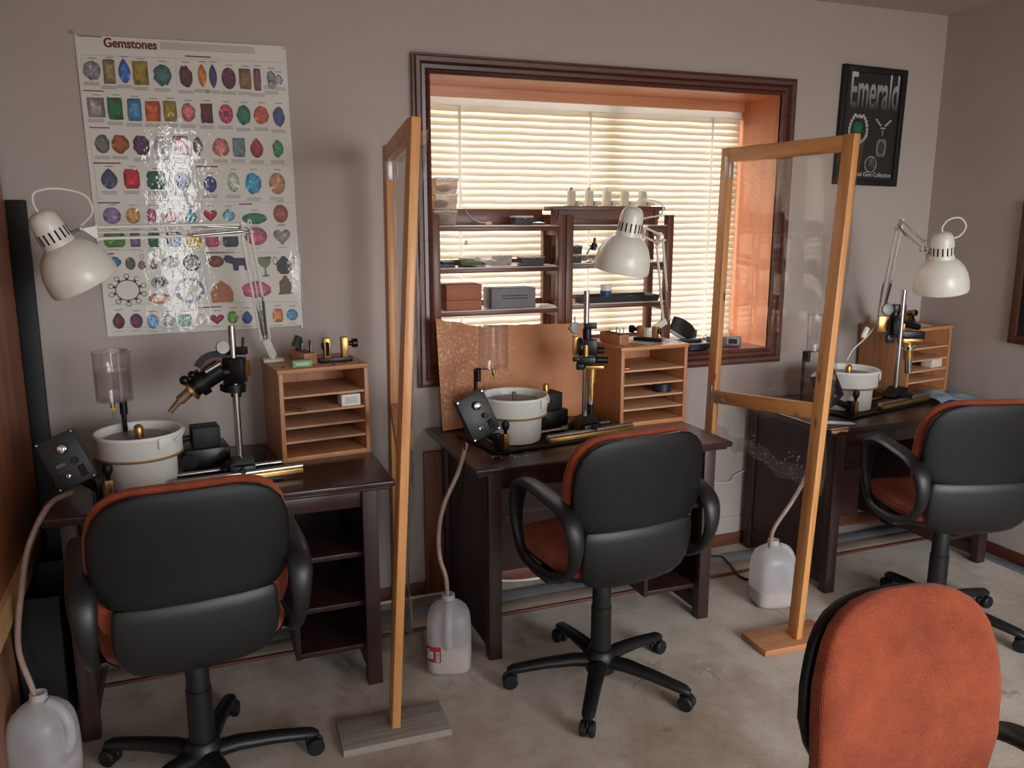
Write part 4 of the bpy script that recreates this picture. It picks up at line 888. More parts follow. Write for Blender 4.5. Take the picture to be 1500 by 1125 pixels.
m = MB(); m.grid(lambda a, b: psurf((a-.5)*(PW+.012), (b-.5)*(PH+.012), 5)+V((0, -.0001*math.sin(a*37)*math.sin(b*53), 0)), 60, 80); m.build('clear_lamination', lamin, po, True, 180)
for px, py in ((105, 47), (269, 58), (416, 71), (442, 478)): m = MB(); c = at(px, py, WALL-.001); m.lathe([(.001, .012), (.004, .012), (.005, .009), (.002, .008), (.002, 0)], 12, c, (0, -1, 0)); m.build('push_pin', steel, po, True)

# ---- framed emerald picture
FX, FZ, FW, FH = 3.192, 2.082, .396, .560; ft = math.radians(-1.2)
def fsurf(u, v, lev=0):
    return V((FX+u*math.cos(ft)-v*math.sin(ft), WALL-.012-.0006*lev, FZ+u*math.sin(ft)+v*math.cos(ft)))
def fuv(px, py):
    q = at(px, py, WALL-.012); x, z = q.x-FX, q.z-FZ; return x*math.cos(ft)+z*math.sin(ft), -x*math.sin(ft)+z*math.cos(ft)
fr = thing('framed_picture', 'black framed dark picture titled Emerald with green jewelry, hung beside the window', 'framed picture', (FX, WALL, FZ-FH/2))
m = MB(); b_ = .030
for (u0, v0, u1, v1) in ((-FW/2, -FH/2, -FW/2+b_, FH/2), (FW/2-b_, -FH/2, FW/2, FH/2), (-FW/2+b_, FH/2-b_, FW/2-b_, FH/2), (-FW/2+b_, -FH/2, FW/2-b_, -FH/2+b_)):
    c = fsurf((u0+u1)/2, (v0+v1)/2); c.y = WALL-.0115; m.box(c, (u1-u0, .022, v1-v0), (0, -ft, 0), .002)
m.build('picture_frame', black_matt, fr, True)
m = MB(); m.add([fsurf(-FW/2+b_, -FH/2+b_), fsurf(FW/2-b_, -FH/2+b_), fsurf(FW/2-b_, FH/2-b_), fsurf(-FW/2+b_, FH/2-b_)], [[0, 1, 2, 3]]); m.build('picture_sheet', pm('dark charcoal print', rgb(46, 42, 40), .35, var=.08, scale=8, coat=.3), fr, True)
p = PR(fsurf, 9); p.lev = 1; KF = .0033
u, v = fuv(1282, 134); p.text('Emerald', u, v, .30, .175, None, .015, (rgb(50, 47, 46), rgb(205, 207, 210)))
u, v = fuv(1272, 263); p.text('National Gem Collection', u, -.226, .28, .021, rgb(190, 188, 182), .01)
u, v = fuv(1257, 191); sil = rgb(172, 178, 170)
for k in range(26):
    a = -PI/2+2*PI*k/26; rx, rz = .055, .068+.012*math.sin(a); z = v+rz*math.sin(a)-(0.012 if abs(k-13) < 2 else 0); p.gem(u+rx*math.cos(a), z, .017, .019, sil, 'oval', .5, .1)
p.gem(u-.004, v+.01, .058, .06, rgb(30, 104, 72), 'oct', .3); p.gem(u-.004, v-.045, .03, .028, rgb(90, 150, 120), 'pear', .3)
u, v = fuv(1292, 200)
for sx in (-1, 1):
    for k in range(5): p.gem(u+sx*(.008+.009*k), v+.045+.008*k-(.006 if k < 1 else 0), .016, .010, sil, 'oval', .4)
for k in range(3): p.gem(u, v+.026-.010*k, .008, .008, sil, 'oval', .4)
p.gem(u, v-.055, .062, .085, rgb(128, 134, 126), 'oct', .4); p.lev = 2; p.gem(u, v-.055, .042, .062, rgb(52, 62, 56), 'oval', .3); p.lev = 1
u, v = fuv(1275, 241); p.ring(u, v, .078, .082, rgb(150, 158, 146), .16, 22, .5); p.gem(u+.006, v+.004, .05, .056, rgb(70, 84, 72), 'oct', .5)
p.build('picture_print', fr)

# ---- picture on the right wall (only its edge shows)
wf = thing('framed_picture', 'brown framed picture on the right wall cut by the photo edge', 'framed picture', (XR, 2.62, 1.06))
m = MB()
for (a, b, c, d) in ((2.40, 1.06, 2.44, 1.72), (2.79, 1.06, 2.83, 1.72), (2.44, 1.68, 2.79, 1.72), (2.44, 1.06, 2.79, 1.10)): m.mm((XR-.026, a, b), (XR, c, d), bev=.004)
m.build('picture_frame', wood('dark brown frame wood', rgb(84, 50, 34), rgb(60, 36, 26), 'z', .4), wf, True)
MB().mm((XR-.016, 2.44, 1.10), (XR-.012, 2.79, 1.68)).build('picture_mat', black_matt, wf, True)
MB().mm((XR-.019, 2.475, 1.135), (XR-.0165, 2.755, 1.645)).build('picture_sheet', pm('pale print', rgb(206, 200, 192), .5), wf, True)

# ------------------------------------------------------------------ left side: wood cabinet, leaning black board
cb = thing('wood_cabinet', 'brown wood cabinet side standing along the left wall', 'cabinet', (-.57, 2.5, 0))
MB().mm((XL+.002, 1.9, .60), (-.548, 3.235, 2.40), bev=.003).build('side_panel', door_wood, cb, True)
MB().mm((XL+.002, 1.85, .515), (-.53, 3.12, .60), bev=.006).build('ledge', ledge_wood, cb, True)
MB().mm((XL+.002, 1.9, .001), (-.585, 3.10, .515)).build('lower_panel', wood('lower cabinet wood', rgb(150, 104, 78), rgb(120, 80, 58), 'z', .5), cb, True)
MB().mm((XL+.002, 3.236, .5), (-.556, 3.25, 1.6)).build('edge_trim', white_plastic, cb, True)
t = thing('shade_filler', 'added dark bin filling the deep shade between the wood cabinet and the left desk', 'bin', (-.51, 2.90, .001))  # made-up dark shape that fills the near-black shade here
m = MB(); m.rings([[V((sx*w, sy*d, z)) for sx, sy in ((-1, -1), (1, -1), (1, 1), (-1, 1))] for w, d, z in ((.055, .13, 0), (.068, .15, .49), (.070, .152, .50), (.066, .148, .50), (.053, .126, .01))], (True, True)); m.build('bin_body', black_matt, t)
m = MB(); m.tube([V((sx*.070, sy*.152, .497)) for sx, sy in ((-1, -1), (1, -1), (1, 1), (-1, 1))], .005, 8, True); m.build('filler_rim', black_matt, t)
m = MB(); m.beam((-.5285, 3.26, .002), (-.532, 3.355, 1.705), .062, .026, (0, 1, 0), .003); solo(m, 'leaning_board', black_matt, 'black narrow board leaning on the wall left of the poster', 'board')
m = MB(); m.beam((.935, 3.345, .002), (.94, 3.358, .66), .10, .018, (0, 1, 0), .002); solo(m, 'leaning_plank', wood('brown plank', rgb(126, 74, 50), rgb(98, 56, 38), 'z', .55), 'brown plank leaning on the wall behind the middle desk side', 'plank')

# ------------------------------------------------------------------ cardboard splash guard
def card():
    m = MB(); A, B, C_ = V((.95, 3.262, .767)), V((1.145, 3.315, .767)), V((1.655, 3.312, .767)); rows = 20; n = 30
    top = lambda u: (1.243-.19*u if u < .28 else 1.198-.015*(u-.28))+.002*math.sin(u*60)
    P = lambda u, v: (A.lerp(B, u/.28) if u < .28 else B.lerp(C_, (u-.28)/.72))*1.0
    def f(u, v, o):
        q = P(u, v); z = .77+(top(u)-.77)*v; q = V((q.x-.02*v*(1 if u < .1 else 0), q.y+.004*v+o, z)); return q
    m.grid(lambda u, v: f(u, v, 0), n, rows); m.grid(lambda u, v: f(u, v, .004), n, rows)
    ed = [(u/n, 1) for u in range(n+1)]
    o = len(m.v); m.add([f(u, 1, 0) for u, v in ed]+[f(u, 1, .004) for u, v in ed], [[i, i+1, n+2+i, n+1+i] for i in range(n)])
    for s in (0, 1): m.add([f(s, v/rows, 0) for v in range(rows+1)]+[f(s, v/rows, .004) for v in range(rows+1)], [[i, i+1, rows+2+i, rows+1+i] for i in range(rows)])
    t = NT('splashed cardboard'); b = t.bsdf(rgb(196, 132, 90), .75, 0); v = t.coords(); sp = t.noise(v, 90, 4, .75); big = t.noise(v, 3.5, 2)
    x = t.n('ShaderNodeSeparateXYZ'); t.l(v, x.inputs[0])
    mr = t.n('ShaderNodeMapRange'); mr.inputs['From Min'].default_value = .08; mr.inputs['From Max'].default_value = -.25; t.l(x.outputs['X'], mr.inputs['Value'])
    fade = t.n('ShaderNodeMath', operation='MULTIPLY'); t.l(mr.outputs[0], fade.inputs[0]); t.l(t.ramp(sp, [(.53, (0, 0, 0, 1)), (.62, (1, 1, 1, 1))]), fade.inputs[1])
    f2 = t.n('ShaderNodeMath', operation='MULTIPLY'); f2.inputs[1].default_value = .8; t.l(fade.outputs[0], f2.inputs[0])
    mx = t.n('ShaderNodeMix', data_type='RGBA'); t.l(f2.outputs[0], mx.inputs[0]); t.l(t.ramp(big, [(.3, rgb(186, 122, 82)), (.7, rgb(202, 140, 98))]), mx.inputs[6]); mx.inputs[7].default_value = rgb(226, 202, 186)
    t.l(mx.outputs[2], b.inputs['Base Color']); return solo(m, 'cardboard_guard', t.done(b.outputs[0]), 'folded brown cardboard sheet with pale splashes behind the middle machine', 'cardboard')
card()
# ------------------------------------------------------------------ shelf units on the window sill
SY0, SY1 = 3.405, 3.612
glare_top = pm('shelf top with painted glare', rgb(214, 196, 184), .35, var=.04, scale=8)  # window glare on the shelf tops is put into this pale colour
zs = [at(730, 332, SY0).z, at(730, 393, SY0).z, at(730, 455, SY0).z]
def unit(label, x0, x1, top, zs, extra):
    t = thing('shelf_unit', label, 'shelf', ((x0+x1)/2, (SY0+SY1)/2, WZ0), 0, 'brown shelf units on the window sill'); w = .034
    for x in (x0+w/2, x1-w/2):
        for y in (SY0+w/2, SY1-w/2):
            m = MB(); m.beam((x, y, WZ0), (x, y, top), w, w, bev=.002); m.build('post', shelf_wood_z, t, True)
    for z in zs+[1.06]:
        m = MB(); m.mm((x0+w, SY0+.002, z-.018), (x1-w, SY0+.02, z), bev=.001); m.mm((x0+w, SY1-.02, z-.018), (x1-w, SY1-.002, z+(.075 if z == zs[0] else .03)), bev=.001)
        for x in (x0+w/2, x1-w/2): m.mm((x-.009, SY0+w, z-.04), (x+.009, SY1-w, z), bev=.001)
        sh = m.build('shelf_rail', shelf_wood, t, True)
        m = MB(); m.mm((x0+w*.4, SY0+.004, z), (x1-w*.4, SY1-.021, z+.005), bev=.001); m.build('shelf_board', glare_top, sh, True)
    return t
ux = [at(634, 400, SY0).x, at(829, 400, SY0).x, at(985, 395, SY0).x]
unit('red brown shelf unit on the window sill, the left one carrying clear bins', ux[0], ux[1]-.002, at(640, 314, SY0).z, zs, 0)
unit('right red brown shelf unit on the window sill, under the gadget board', ux[1]+.001, ux[2], at(985, 315, SY0).z, [zs[0], at(900, 386, SY0).z, at(900, 445, SY0).z], 1)
Z1, Z2, Z3 = zs[0]+.0055, zs[1]+.0055, zs[2]+.0055; R2, R3 = at(900, 386, SY0).z+.0055, at(900, 445, SY0).z+.0055
def sit(px, Y, z): return V((at(px, 400, Y).x, Y, z))
def pw(px0, px1, Y): return at(px1, 400, Y).x-at(px0, 400, Y).x
# clear bins
for k in range(3):
    c = sit(649, 3.50, Z1+.0655*k); m = MB(); w, d, h = .098, .15, .060
    m.rings([[V((sx*(w/2*f), sy*(d/2*f), z)) for sx, sy in ((-1, -1), (1, -1), (1, 1), (-1, 1))] for f, z in ((.84, 0), (.88, .004), (.97, h-.006), (1, h-.004), (1.0, h), (.95, h), (.86, .006))], (True, True))
    t = thing('clear_bin', ['clear plastic bin at the bottom of the stack on the left shelf unit', 'clear plastic bin in the middle of the stack on the left shelf unit', 'clear plastic bin on top of the stack on the left shelf unit'][k], 'bin', c, .05*(k-1), 'stacked clear bins')
    m.build('bin_body', frost, t); m = MB(); m.box((0, 0, h+.0025), (w+.004, d+.004, .004), bev=.0015); m.build('bin_lid', frost, t)
    m = MB(); r = random.Random(k); m.ball((r.uniform(-.01, .01), 0, .024), .03, (1.1, 1.6, .55)); m.build('bin_contents', pm('wrapped contents', rgb(176, 152, 138), .6, var=.3, scale=40), t)
bin_black = pm('black box plastic', rgb(32, 30, 34), .4)
def lidbox(px, Y, z, w, d, h, rz, label):
    t = thing('small_box', label, 'box', sit(px, Y, z), rz, 'black boxes with clear lids')
    m = MB(); m.rings([[V((sx*w/2*f, sy*d/2*f, zz)) for sx, sy in ((-1, -1), (1, -1), (1, 1), (-1, 1))] for f, zz in ((.93, 0), (1, h*.8), (.97, h*.8), (.9, .004))], (True, True)); m.build('box_body', bin_black, t)
    m = MB(); m.box((0, 0, h*.9), (w*1.02, d*1.02, h*.2), bev=.002); m.box((0, -d/2-.002, h*.82), (.012, .006, .010)); m.build('clear_lid', frost, t)
lidbox(764, 3.50, Z1, .085, .07, .040, .0, 'black box with clear lid on top of the left shelf unit')
lidbox(777, 3.47, Z2, .105, .075, .044, -.06, 'black box with clear lid on the middle shelf of the left unit')
lidbox(838, 3.46, R2, .062, .07, .036, 0, 'lower black box of the pair on the right shelf unit')
lidbox(838, 3.462, R2+.038, .064, .07, .042, .05, 'upper black box of the pair on the right shelf unit')
m = MB(); m.prism([(-.012, -.006), (.012, -.006), (.012, .006), (.004, .010)], .02, sit(716, 3.47, Z1+.006), (1, 0, 0), (0, 0, 1)); solo(m, 'wood_wedge', ply_edge, 'small wood wedge on top of the left shelf unit', 'wedge')
def bag(name, px, Y, z, w, h, rz, rx, col, label, cat, seed, mat=None):
    r = random.Random(seed); m = MB(); T = Matrix.Translation(sit(px, Y, z)) @ Matrix.Rotation(rz, 4, 'Z') @ Matrix.Rotation(rx, 4, 'X'); off = r.uniform(0, 9)
    f = lambda u, v, s: T @ V(((u-.5)*w, (v-.5)*h, .004+s*.006*math.sin(PI*u)*math.sin(PI*v)+.004*(1+noise.noise(V((u*3+off, v*3, 0))))))
    m.grid(lambda u, v: f(u, v, 1), 12, 10); m.grid(lambda u, v: f(u, v, -.3), 12, 10); solo(m, name, mat or pm(name+' sheet', col, .35, var=.2, scale=60), label, cat, smooth=60)
bag('green_bag', 690, 3.47, Z2+.012, .10, .08, .1, .5, rgb(110, 124, 82), 'crumpled green patterned bag on the left unit', 'bag', 1)
bag('plastic_bag', 722, 3.46, Z2+.012, .11, .09, .3, .35, rgb(186, 180, 176), 'grey zip bag leaning on the left unit middle shelf', 'bag', 2)
bag('plastic_bag', 735, 3.46, Z2+.018, .09, .07, -.5, .6, rgb(206, 200, 196), 'upright pale zip bag beside the green bag', 'bag', 3)
bag('plastic_bag', 752, 3.44, Z2+.002, .10, .06, .2, .0, rgb(168, 162, 160), 'flat grey zip bag in front of the black box', 'bag', 4)
bag('paper_slip', 788, 3.48, Z1+.001, .06, .05, .2, .0, rgb(176, 200, 206), 'pale blue paper slip on the left shelf unit', 'paper', 5)
m = MB(); m.box(sit(651, 3.47, Z2+.010), (.07, .09, .012), bev=.002); m.box(sit(653, 3.468, Z2+.022), (.06, .08, .010), (0, 0, .1), .002); m.box(sit(650, 3.47, Z2+.002), (.075, .095, .004)); solo(m, 'dark_case', pm('dark case', rgb(40, 40, 44), .4), 'flat dark case at the left end of the middle shelf', 'case')
for k, (px, l) in enumerate(((681, 'small black tool lying left on the middle shelf'), (697, 'small pale tool lying beside the green bag'))):
    m = MB(); c = sit(px, 3.43, Z2+.005); m.cyl(c+V((-.03, .01*k, 0)), c+V((.03, -.008, 0)), .004, n=10); m.cyl(c+V((.02, -.006, 0)), c+V((.045, -.012, 0)), .0025, n=8); solo(m, 'hand_tool', [black_plastic, steel][k], l, 'tool')
brown_box = pm('brown carton', rgb(164, 96, 66), .6, var=.06, scale=30)
for k in range(2):
    c = sit(673, 3.49, Z3+.0005+(.043 if k else 0)); t = thing('brown_carton', ['flat brown carton under another on the lowest visible shelf', 'taller brown carton stacked over another on the lowest visible shelf'][k], 'box', c, 0, 'brown cartons')
    h = (.042, .066)[k]; m = MB(); m.box((0, 0, h/2), (.158, .13, h), bev=.0015); m.build('carton', brown_box, t); m = MB(); m.box((0, 0, h-.008), (.161, .133, .014), bev=.001); m.build('carton_lid', brown_box, t)
t = thing('grey_carton', 'grey carton with two printed lines beside the brown cartons', 'box', sit(746, 3.475, Z3+.0005), -.03)
m = MB(); m.box((0, 0, .044), (.205, .12, .088), bev=.0015); m.build('carton', pm('grey carton', rgb(120, 116, 118), .6, var=.05), t)
m = MB(); r = random.Random(2)
for ln in (0, 1):
    x = -.055
    while x < .06: w = r.uniform(.003, .008); m.box((x+w/2, -.0603, .056-ln*.012), (w, .0006, .0045)); x += w+r.uniform(.001, .003)
m.build('printed_lines', dark_slot, t)
# cream gadgets on a board over the right unit
t = thing('gadget_board', 'brown board laid along the top of the right shelf unit', 'board', V(((ux[1]+ux[2])/2, SY0+.06, Z1)))
m = MB(); a, b = at(811, 306, SY0), at(975, 306, SY0); m.mm((a.x, SY0+.005, a.z-.006), (b.x, SY0+.11, a.z+.012), bev=.002); m.build('board_top', shelf_wood, t, True)
m = MB()
for x in (a.x+.03, b.x-.05): m.mm((x, SY0+.01, Z1), (x+.018, SY0+.10, a.z-.006))
m.mm((a.x+.02, SY0+.02, a.z-.045), (b.x-.02, SY0+.035, a.z-.006)); m.build('board_batten', shelf_wood, t, True)
gz = a.z+.0125
for k, px in enumerate((837, 863, 889, 915, 941)):
    t = thing('cream_holder', ['cream holder, first from the left on the gadget board', 'cream holder, second from the left on the gadget board', 'cream holder at the centre of the gadget board', 'cream holder, second from the right on the gadget board', 'cream holder at the right end of the gadget board'][k], 'holder', V((at(px, 290, SY0+.05).x, SY0+.05, gz)), 0, 'cream holders')
    m = MB(); m.box((0, 0, .034), (.031, .032, .064), bev=.003); m.box((.002, 0, .002), (.060, .05, .004), bev=.001); m.build('holder_body', cream_plastic, t)
    m = MB(); m.prism([(-.0, 0)]+[(.032*math.cos(q)*1.0+.006, .018*math.sin(q)) for q in [PI/2*i/6 for i in range(7)]], .03, (.012, -.016, .004), (1, 0, 0), (0, 0, 1)); m.build('holder_foot', cream_plastic, t)
    m = MB(); m.lathe([(.010, 0), (.010, .006), (.007, .016), (.002, .019)] if k < 3 else [(.012, 0), (.012, .004), (.003, .006)], 16, (-.002, 0, .066)); m.build('holder_cap', [steel, cream_plastic, white_plastic, cream_plastic, cream_plastic][k], t)
# microscope-like silver instrument
t = thing('loupe_stand', 'small chromed loupe stand behind the lamp shade on the right unit', 'instrument', sit(868, 3.47, R2), 0)
m = MB(); m.lathe([(.001, 0), (.034, 0), (.034, .004), (.012, .010), (.006, .016)], 24); m.build('stand_foot', chrome, t)
m = MB(); m.tube(spline([(-.012, 0, .008), (-.03, 0, .03), (-.02, 0, .055), (.0, 0, .07), (.012, 0, .075)], 6), .0045, 8); m.ring = None; m.build('stand_arm', chrome, t)
m = MB(); m.cyl((0, -.004, .052), (.004, -.004, .085), .012); m.cyl((.004, -.004, .085), (.006, -.004, .11), .006); m.cyl((-.014, -.004, .07), (.016, -.004, .074), .008); m.build('loupe_tube', black_metal, t)
# tray with jar on right unit
t = thing('black_tray', 'black shallow tray on the lowest visible shelf of the right unit', 'tray', V(((at(848, 440, 3.45).x+at(958, 440, 3.45).x)/2, 3.485, R3)), 0)
w, d, h = pw(840, 957, 3.45), .15, .028; m = MB()
m.rings([[V((sx*(w/2*f), sy*(d/2*f), z)) for sx, sy in ((-1, -1), (1, -1), (1, 1), (-1, 1))] for f, z in ((.95, 0), (1, h), (.985, h), (.94, .004))], (True, True)); m.build('tray_body', bin_black, t)
t = thing('blue_jar', 'small jar with blue label and white lid standing in the black tray', 'jar', sit(888, 3.475, R3+.0045))
MB().lathe([(.024, 0), (.026, .003), (.026, .05), (.023, .055)], 28).build('jar_body', white_plastic, t); MB().lathe([(.0263, .008), (.0266, .008), (.0266, .046), (.0263, .046)], 28, caps=(False, False)).build('jar_label', pm('blue label', rgb(38, 74, 128), .5), t); MB().lathe([(.0255, .055), (.026, .057), (.026, .070), (.024, .072), (.001, .072)], 28).build('jar_lid', white_plastic, t)
m = MB(); m.box(sit(836, 3.425, R3+.012), (.036, .026, .022), (0, 0, .1), .002); solo(m, 'wood_block', ply_edge, 'little wood block left of the black tray', 'block')
for k, px in enumerate((862, 925)):
    m = MB(); m.ball(sit(px, 3.475, R3+.013), .018, (1.3, .9, .5)); solo(m, 'pale_stone', pm('pale stone', rgb(196, 176, 160), .5, var=.2), ['pale rough stone at the left in the black tray', 'pale rough stone at the right in the black tray'][k], 'stone')

# ------------------------------------------------------------------ things at the right end of the sill
t = thing('magnifier_visor', 'black head magnifier visor lying at the right end of the sill', 'visor', V((2.20, 3.46, WZ0)))
def vis(u, v):
    a = (u-.5)*2.3; return V((.115*math.sin(a)+.0, -.07*math.cos(a)+.04, .05+.06*v-.02*(u-.3)+.028*v*math.cos(a)))
m = MB(); T = Matrix.Rotation(.35, 4, 'Z') @ Matrix.Rotation(.55, 4, 'Y'); m.grid(lambda u, v: T @ vis(u, v), 20, 6); m.grid(lambda u, v: T @ (vis(u, v)*.97+V((0, .003, .001))), 20, 6); m.build('visor_shell', black_plastic, t)
m = MB(); m.tube([T @ V((.118*math.sin(a), -.075*math.cos(a)+.045, .052+.004*math.sin(a*3))) for a in [-1.9+.19*k for k in range(21)]], .004, 8, ell=2.2, up=(0, 0, 1)); m.build('visor_band', grey_strip, t)
m = MB(); m.box((.03, .0, .03), (.14, .12, .05), (0, 0, .2), .012); m.build('visor_pad', black_matt, t)
t = thing('round_case', 'black oval case with pale blue rim on the sill below the visor', 'case', V((2.27, 3.43, WZ0)))
m = MB(); m.lathe([(.06, 0), (.07, .004), (.072, .03), (.069, .032), (.001, .032)], 32); o = m.build('case_body', black_plastic, t); o.scale = (1.1, .7, 1)
m = MB(); m.lathe([(.050, .0325), (.062, .0325), (.062, .036), (.050, .036)], 32, caps=(False, False)); o = m.build('case_rim', pm('pale blue rim', rgb(136, 158, 172), .4), t); o.scale = (1.1, .7, 1)
t = thing('handheld_meter', 'grey handheld meter with a small screen lying behind the clear vinyl', 'meter', V((2.47, 3.47, WZ0)), -.62)
m = MB(); m.box((0, 0, .026), (.17, .06, .05), bev=.008); m.build('meter_body', pm('dark grey case', rgb(88, 86, 88), .45), t); m = MB(); m.box((.045, -.031, .03), (.06, .004, .034), bev=.001); m.build('screen_bezel', pm('pale bezel', rgb(150, 160, 162), .4), t); m = MB(); m.box((.045, -.0335, .03), (.042, .002, .024)); m.build('screen', dark_slot, t)
m = MB(); c = V((2.36, 3.415, WZ0)); m.cyl(c+V((0, 0, .008)), c+V((.05, .01, .008)), .008); m.box(c+V((.0, 0, .014)), (.02, .02, .028), bev=.003); solo(m, 'small_clamp', black_metal, 'small black clamp on the sill edge near the meter', 'clamp')
m = MB(); m.prism([(0, 0), (.05, .01), (.055, .05), (.01, .055)], .022, (2.30, 3.54, 1.045), (1, 0, 0), (0, 0, 1)); solo(m, 'olive_pouch', pm('olive pouch', rgb(136, 128, 108), .8), 'olive cloth pouch peeking behind the visor', 'pouch')

# ------------------------------------------------------------------ things on and in the pigeonhole boxes
def slot_block(i, x, y, rz, label, pins):
    t = thing('dop_block', label, 'holder block', on(i, x, y), rz, 'wooden dop blocks'); m = MB(); L, w, h = .155, .048, .042
    m.box((0, 0, h/2), (w, L, h), bev=.002); b = m.build('block', box_wood, t); m = MB()
    for k in range(7): m.box((-w/2+.006+k*.006, -L/2-.0002, h*.5), (.0018, .002, h*.86)); m.box((-w/2+.006+k*.006, 0, h+.0002), (.0016, L*.94, .0012))
    m.build('slots', pm('slot shadow wood', rgb(120, 78, 48), .7), b)
    for k, (px, py, hh, mt) in enumerate(pins): m = MB(); m.cyl((px, py, h-.01), (px, py, h+hh), .0028, n=10); m.cyl((px, py, h+hh*.55), (px, py, h+hh), .004, n=10); m.build('dop_stick', mt, t)
    return t
dA = slot_block(0, .125, .145, .25, 'slotted wooden dop block on the left pigeonhole box', [(.01, -.05, .045, black_metal), (.015, -.045, .038, steel), (0, .0, .03, steel), (-.005, .04, .04, black_metal)])
m = MB(); c = V((-.012, .02, .042)); m.prism([(-.018, .02), (.0, .058), (.016, .05), (.018, .018), (.004, .006)], .028, c, (1, 0, 0), (0, 0, 1)); m.cyl(c+V((0, 0, -.005)), c+V((0, 0, .02)), .004); m.build('pointer_clip', black_metal, dA)
slot_block(1, .05, .15, .12, 'slotted wooden dop block on the middle pigeonhole box', [(.008, -.03, .022, steel), (.012, 0, .026, steel), (0, .03, .02, steel), (.014, -.05, .03, steel)])
def jig(i, x, y, rz, label, ht):
    t = thing('transfer_jig', label, 'jig', on(i, x, y), rz, 'brass and black transfer jigs')
    m = MB(); m.box((0, 0, .009), (.032, .125, .018), bev=.002); m.build('jig_base', black_metal, t)
    for y in (-.032, .036):
        m = MB(); m.box((0, y, .018+ht/2), (.034, .024, ht), bev=.002); m.build('jig_block', brass, t)
    m = MB(); m.cyl((.0, .048, .018+ht*.66), (.0, .066, .018+ht*.66), .009); m.cyl((0, .066, .018+ht*.66), (0, .085, .018+ht*.66), .017); m.build('jig_knob', black_metal, t); m = MB(); m.cyl((0, -.05, .018+ht*.6), (0, -.03, .018+ht*.6), .012); m.tube(spline([(.018, -.032, .018+ht*.7), (.04, -.036, .018+ht*.75), (.055, -.04, .018+ht*.2)], 5), .006, 8); m.build('jig_lever', black_metal, t)
jig(0, .235, .09, -1.5, 'tall transfer jig with black knob on the left pigeonhole box', .075)
jig(1, .205, .12, .75, 'transfer jig lying on white paper on the middle pigeonhole box', .05)
jig(2, .175, .15, -1.25, 'long transfer jig on the right pigeonhole box', .05)
m = MB(); T = BT[1] @ Matrix.Translation((.21, .115, BH)) @ Matrix.Rotation(.35, 4, 'Z'); m.grid(lambda u, v: T @ V(((u-.5)*.18, (v-.5)*.13, .0006+.0012*math.sin(u*5))), 8, 6); solo(m, 'paper_sheet', white_plastic, 'white paper sheet under the jig on the middle pigeonhole box', 'paper')
green_box = pm('green carton', rgb(126, 176, 124), .55, var=.1)
t = thing('green_packet', 'little green packet at the front of the left pigeonhole box', 'packet', on(0, .095, .045), .15)
m = MB(); m.box((0, 0, .012), (.072, .034, .024), bev=.0015); m.build('packet', green_box, t); m = MB(); m.box((0, -.0172, .012), (.05, .0006, .012)); m.box((0, .0, .0242), (.055, .02, .0006)); m.build('packet_label', pm('pale green label', rgb(176, 206, 170), .5), t)
t = thing('white_carton', 'white printed carton in the second pigeonhole of the left box', 'carton', on(0, .265, .05, .177+.0145+.0005), math.radians(6.5)); t.location = on(0, .268, .045, .1855)
m = MB(); m.box((0, 0, .022), (.072, .06, .043), bev=.001); m.build('carton', white_plastic, t); m = MB()
for k in range(5): m.box((0, -.0303, .033-.005*k), (.05-.006*(k % 2), .0006, .0016))
m.build('carton_print', pm('blue grey print', rgb(104, 108, 122), .6), t)
m = MB(); m.cyl(on(0, .045, .03, .1935), on(0, .085, -.008, .1935), .0075); m.cyl(on(0, .083, -.006, .1935), on(0, .088, -.011, .1935), .0055); solo(m, 'metal_tube', steel, 'grey metal tube poking out of the left box', 'tube')
m = MB(); m.cyl(on(1, .02, .01, .2535), on(1, .04, .005, .2535), .008); m.cyl(on(1, .041, .005, .2535), on(1, .043, .005, .2535), .005); solo(m, 'copper_roll', pm('copper', rgb(172, 104, 78), .35, .8), 'small copper roll in the top pigeonhole of the middle box', 'roll')
m = MB(); m.lathe([(.026, 0), (.041, 0), (.041, .036), (.026, .036), (.026, 0)], 32, on(1, .245, .06, .131), caps=(False, False)); solo(m, 'tape_roll', pm('dark blue tape', rgb(30, 32, 44), .4), 'dark tape roll in the third pigeonhole of the middle box', 'tape')
m = MB(); T = BT[2] @ Matrix.Translation((.265, .05, .1310)); m.T = T; m.box((0, 0, .022), (.085, .06, .042), bev=.002); solo(m, 'pale_carton', pm('crumpled white carton', rgb(214, 206, 192), .6, var=.12, scale=60), 'pale carton in the middle pigeonhole of the right box', 'carton')
m = MB(); T = BT[2] @ Matrix.Translation((.14, .06, BH)); m.grid(lambda u, v: T @ V(((u-.5)*.15, (v-.5)*.07, .001+.006*u*v)), 6, 4); solo(m, 'paper_sheet', pm('note paper', rgb(206, 214, 196), .6), 'pale note paper at the front of the right pigeonhole box', 'paper')

# ------------------------------------------------------------------ loose things on the desk tops
cl = pm('blue shop cloth', rgb(150, 178, 200), .85, var=.08, scale=20, bump=.2, bscale=300)
def cloth(u, v):
    x, y = (u-.5)*.30, (v-.5)*.22; f = .030*math.exp(-((u-.22)*4.5)**2)*1.6+.008*math.sin(u*13+v*4)+.006*math.sin(v*11); return V((3.43+x*.9+.04*v, 2.985+y-.10*u*(1-v), DH+.0075+max(0, f*(1-abs(v-.5)))))
m = MB(); m.grid(cloth, 26, 20); m.grid(lambda u, v: cloth(u, v)+V((0, 0, .0015)), 26, 20); solo(m, 'shop_cloth', cl, 'crumpled light blue shop cloth on the right desk', 'cloth', smooth=50)
m = MB(); a, b = V((2.535, 2.80, DH+.008)), V((2.625, 2.742, DH+.008)); m.cyl(a, b, .0075); m.cyl(b, b+(b-a).normalized()*.02, .0065, .0035); solo(m, 'white_marker', white_plastic, 'white marker lying at the left front of the right desk', 'marker')
